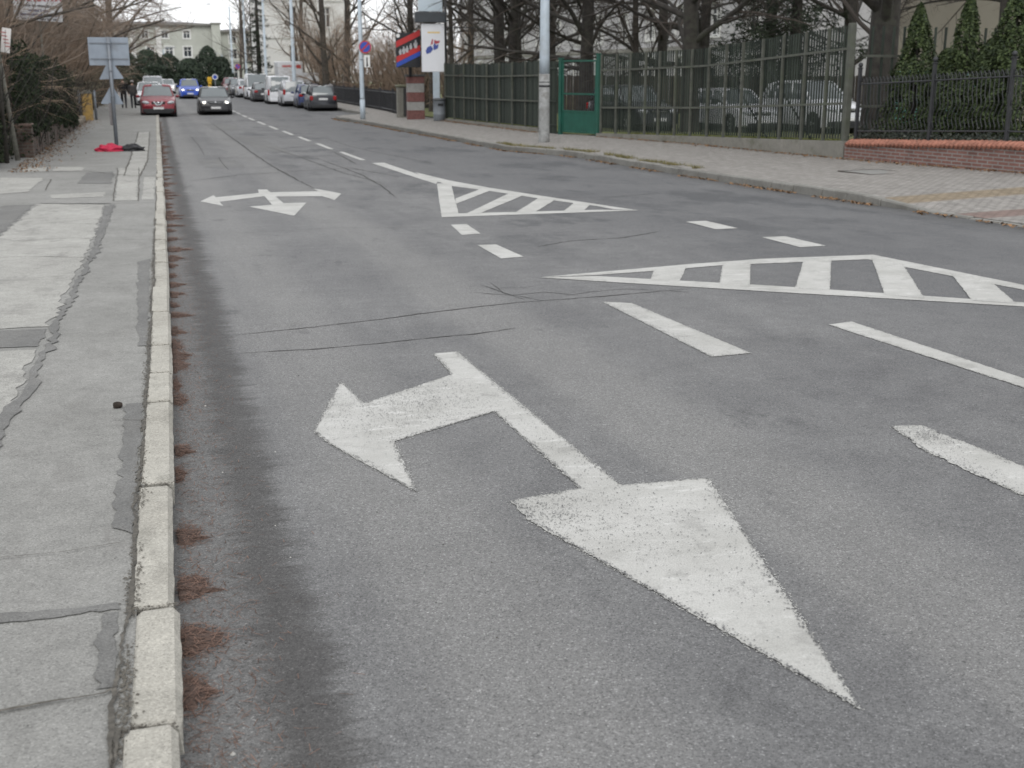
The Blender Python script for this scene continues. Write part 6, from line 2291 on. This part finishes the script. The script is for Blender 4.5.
def house(name, label, cat, loc, rz, Wd, D, H, m_wall, wins, roof_h=2., cornice=True, m_trim=M_FRAMEW, pilasters=(), band=None, m_roof=None, over=.5):
    """Local x along the facade, facade at y = 0 facing -y."""
    t = thing(name, label, cat, loc, rz)
    mb = MB()
    # facade with real window openings: columns and rows of boxes between the openings
    th = .35
    rows = sorted(set([0, H] + [v for w_ in wins for v in (w_[1], w_[1] + w_[3])]))
    for z0, z1 in zip(rows, rows[1:]):
        ops = sorted((w_[0], w_[0] + w_[2]) for w_ in wins if w_[1] <= z0 + 1e-6 and w_[1] + w_[3] >= z1 - 1e-6)
        x = -Wd / 2
        for a, b_ in ops + [(Wd / 2, Wd / 2)]:
            if a - x > 1e-4: mb.box(((a + x) / 2, th / 2, (z0 + z1) / 2), (a - x, th, z1 - z0))
            x = max(x, b_)
    mb.box((-Wd / 2 + .15, D / 2 + th / 2, H / 2), (.3, D - th, H))
    mb.box((Wd / 2 - .15, D / 2 + th / 2, H / 2), (.3, D - th, H))
    mb.box((0, D - .15, H / 2), (Wd - .6, .3, H))
    mb.box((0, D / 2, -.5), (Wd - .01, D - .01, .99))
    mb.build('wall', m_wall, t)
    for (x, z, w_, h) in wins:
        m2 = MB()
        for cx, cz, sx, sz in ((x + w_ / 2, z + .05, w_, .1), (x + w_ / 2, z + h - .05, w_, .1), (x + .05, z + h / 2, .1, h - .2), (x + w_ - .05, z + h / 2, .1, h - .2), (x + w_ / 2, z + h / 2, .09, h - .2), (x + w_ / 2, z + h * .66, w_ - .2, .085)):
            m2.box((cx, .16 if sz != .085 else .155, cz), (sx, .10, sz))
        for cx, cz, sx, sz in ((x + w_ / 2, z - .07, w_ + .36, .13), (x + w_ / 2, z + h + .10, w_ + .40, .16), (x - .09, z + h / 2, .16, h), (x + w_ + .09, z + h / 2, .16, h)):
            m2.box((cx, -.035, cz), (sx, .10, sz))
        f = m2.build('window', m_trim, t)
        m3 = MB()
        m3.box((x + w_ / 2, .20, z + h / 2), (w_ - .02, .02, h - .02))
        m3.build('pane', M_PANE, f)
    if cornice:
        mb = MB()
        mb.box((0, -over * .3, H + .10), (Wd + over * .6, over * .8, .22))
        mb.box((0, -over * .5, H + .33), (Wd + over, over * 1.3, .24))
        if band: mb.box((0, -.06, band), (Wd + .1, .14, .28))
        x = -Wd / 2 + .3
        while x < Wd / 2:
            mb.box((x, -over * .42, H - .12), (.18, over * .6, .24))
            x += .85
        mb.build('cornice', M_CORN if m_trim is not M_WHITEP else M_WHITEP, t)
    for px_ in pilasters:
        mb = MB()
        mb.box((px_, -.08, H / 2), (.9, .17, H - .3))
        mb.build('pilaster', M_WHITEP, t)
    if roof_h > 0:
        mb = MB()
        a, b_ = Wd / 2 + over, D
        zt = H + .46
        vs = [(-a, -over * 1.1, zt), (a, -over * 1.1, zt), (a, b_ + over, zt), (-a, b_ + over, zt), (-a + D * .45, D / 2, zt + roof_h), (a - D * .45, D / 2, zt + roof_h)]
        mb.add(vs, [(0, 1, 5, 4), (1, 2, 5), (2, 3, 4, 5), (3, 0, 4), (3, 2, 1, 0)])
        rf = mb.build('roof', m_roof or M_ROOF, t)
        for cx in ((-Wd * .2, Wd * .22) if roof_h > 1 else ()):
            mb = MB()
            mb.box((cx, D * .4, zt + roof_h * .9), (.9, .7, 1.6), ch=.03)
            mb.build('chimney', M_BRICK, rf)
    return t


ZG = zroad(5, 200)
wins = []
for x in (-10.5, -7.9, -3.2, 1.4, 4.6, 7.8): wins += [(x, 4.9, 1.4, 1.75)]
for x in (-10.5, -7.9, -3.2, .6, 4.0, 7.8): wins += [(x + .1, 8.1, 1.2, 1.35)]
for x in (-10.5, -7.9, -3.2, 1.4, 4.6, 7.8): wins += [(x, 1.1, 1.4, 2.2)]
house('apartment_building', 'pale green apartment building closing the far end of the street behind dark evergreens', 'building', (-.4, 232, ZG), 0, 26, 12, 10.2, M_PLAST, wins, .5, pilasters=(-5.4, -.8, 3.6), band=4.2)
wins = []
for z in (1.1, 4.6, 7.4):
    for x in (-6.4, -3.4, -.2, 3., 6.): wins += [(x, z, 1.3, 1.8)]
house('apartment_building', 'lower right wing of the far pale green building behind thin bare trees', 'building', (22.2, 236, ZG), -.04, 17.8, 12, 9.2, M_PLAST, wins, .6, pilasters=(2,), band=4.)
t = thing('roof_dormer', 'small square roof turret between the two far pale green buildings', 'turret', (13.2, 231, ZG))
mb = MB()
mb.box((0, 0, 5.3), (1.5, 1.6, 10.6), ch=.05)
mb.build('shaft', M_PLAST, t)
mb = MB()
mb.box((0, 0, 10.7), (1.9, 2.0, .3), ch=.05)
mb.build('cap', M_CORN, t)

# tall white house by the far kerb: gable end towards us
wins = [(-2.2, 3.2, 1.0, 2.0), (1.6, 3.2, 1.0, 2.0), (-2.2, 7.2, 1.0, 2.2), (1.6, 7.2, 1.0, 2.2), (-2.2, 11.2, 1.0, 2.2), (1.6, 11.2, 1.0, 2.2)]
wh = house('white_house', 'tall white house with moulded bands beyond the parked vans', 'building', (18.4, 143, ZG), 0, 10, 16, 14.5, M_WHITEP, wins, 2.5, m_trim=M_WHITEP, band=6.1)
mb = MB()
mb.box((0, -.06, 10.2), (10.1, .15, .30))
mb.box((0, -.06, 2.2), (10.1, .15, .35))
mb.build('moulded_band', M_WHITEP, wh)

# long pale building behind the garden trees, facing the road (its facade along the street)
wins = []
for k in range(14):
    for z in (1.2, 4.6, 8.0):
        wins.append((-37 + k * 5.4, z, 1.5, 2.1))
house('long_pale_building', 'long pale grey building behind the bare garden trees on the right', 'building', (36.5, 104, ZG), R(-90), 80, 14, 12.5, M_GREYP, wins, 2.5, band=3.9)

# beige building behind the pointed conifers
wins = [(15.0, 5.6, 1.4, 1.6), (18.5, 1.2, 1.4, 1.6)]
house('beige_building', 'plain beige building behind the pointed conifers at the right', 'building', (43.3, 30.6, zroad(30, 44)), R(-62), 44, 10, 9.5, M_BEIGE, wins, 2.2, cornice=True)

# a plain paling closes the back of the car park
t = thing('board_fence', 'brown board fence at the back of the yard behind the parked white cars', 'fence', (26, 58, zyard(26, 58)), R(-28))
mb = MB()
rr = random.Random(4)
for k in range(150):
    mb.box((-12 + k * .17, rr.uniform(-.01, .01), .95), (.155, .025, 1.9 + rr.uniform(-.05, .05)))
mb.build('boards', mat('brown_boards', (.075, .062, .050), .9, .3, 3), t)
for k in range(12):
    mb = MB()
    mb.box((-12 + k * 2.3, .08, .95), (.10, .10, 1.95), ch=.01)
    mb.build('post', M_FPOST, t)


# ------------------------------------------------------------------ light, air, camera
SUN_EL, SUN_ROT = R(48), R(200)
w = bpy.data.worlds.new('World')
SC.world = w
w.use_nodes = True
g = NT(w.node_tree)
bg = w.node_tree.nodes['Background']
sky = g.n('ShaderNodeTexSky', sky_type='NISHITA', sun_disc=False)
sky.sun_elevation = SUN_EL
sky.sun_rotation = SUN_ROT
sky.air_density = 1.0
sky.dust_density = 1.0
hs = g.n("ShaderNodeHueSaturation", i_Saturation=.16)
g.l(sky.outputs[0], hs.inputs['Color'])
# a closed cloud layer evens the sky out to a bright white
g.l(g.mix(.72, hs.outputs[0], (8.2, 8.35, 8.6)), bg.inputs['Color'])
bg.inputs['Strength'].default_value = .14
sun = bpy.data.lights.new('sun', 'SUN')
sun.energy = .8
sun.angle = R(35)
sun.color = (1, .97, .93)
so = bpy.data.objects.new('sun', sun)
COL.objects.link(so)
# towards the light: azimuth SUN_ROT measured like the sky texture's
so.rotation_euler = (R(90) - SUN_EL, 0, math.pi - SUN_ROT)

PITCH = math.atan((384 - 72) / 1200)
cam = bpy.data.cameras.new('camera')
cam.sensor_width = 36
cam.lens = 1200 / 1024 * 36
cam.clip_start = .05
cam.clip_end = 4000
cam.dof.use_dof = True
cam.dof.focus_distance = 6.2
cam.dof.aperture_fstop = 4.4
co = bpy.data.objects.new('camera', cam)
COL.objects.link(co)
co.location = (0, 0, 1.72)
co.rotation_euler = (math.pi / 2 - PITCH, 0, -ROADYAW)
SC.camera = co

SC.view_settings.view_transform = 'Standard'
SC.view_settings.look = 'None'
SC.view_settings.gamma = 1
SC.view_settings.use_curve_mapping = False
SC.view_settings.exposure = 0.36
SC.cycles.use_denoising = True
SC.cycles.max_bounces = 5
SC.cycles.volume_bounces = 1
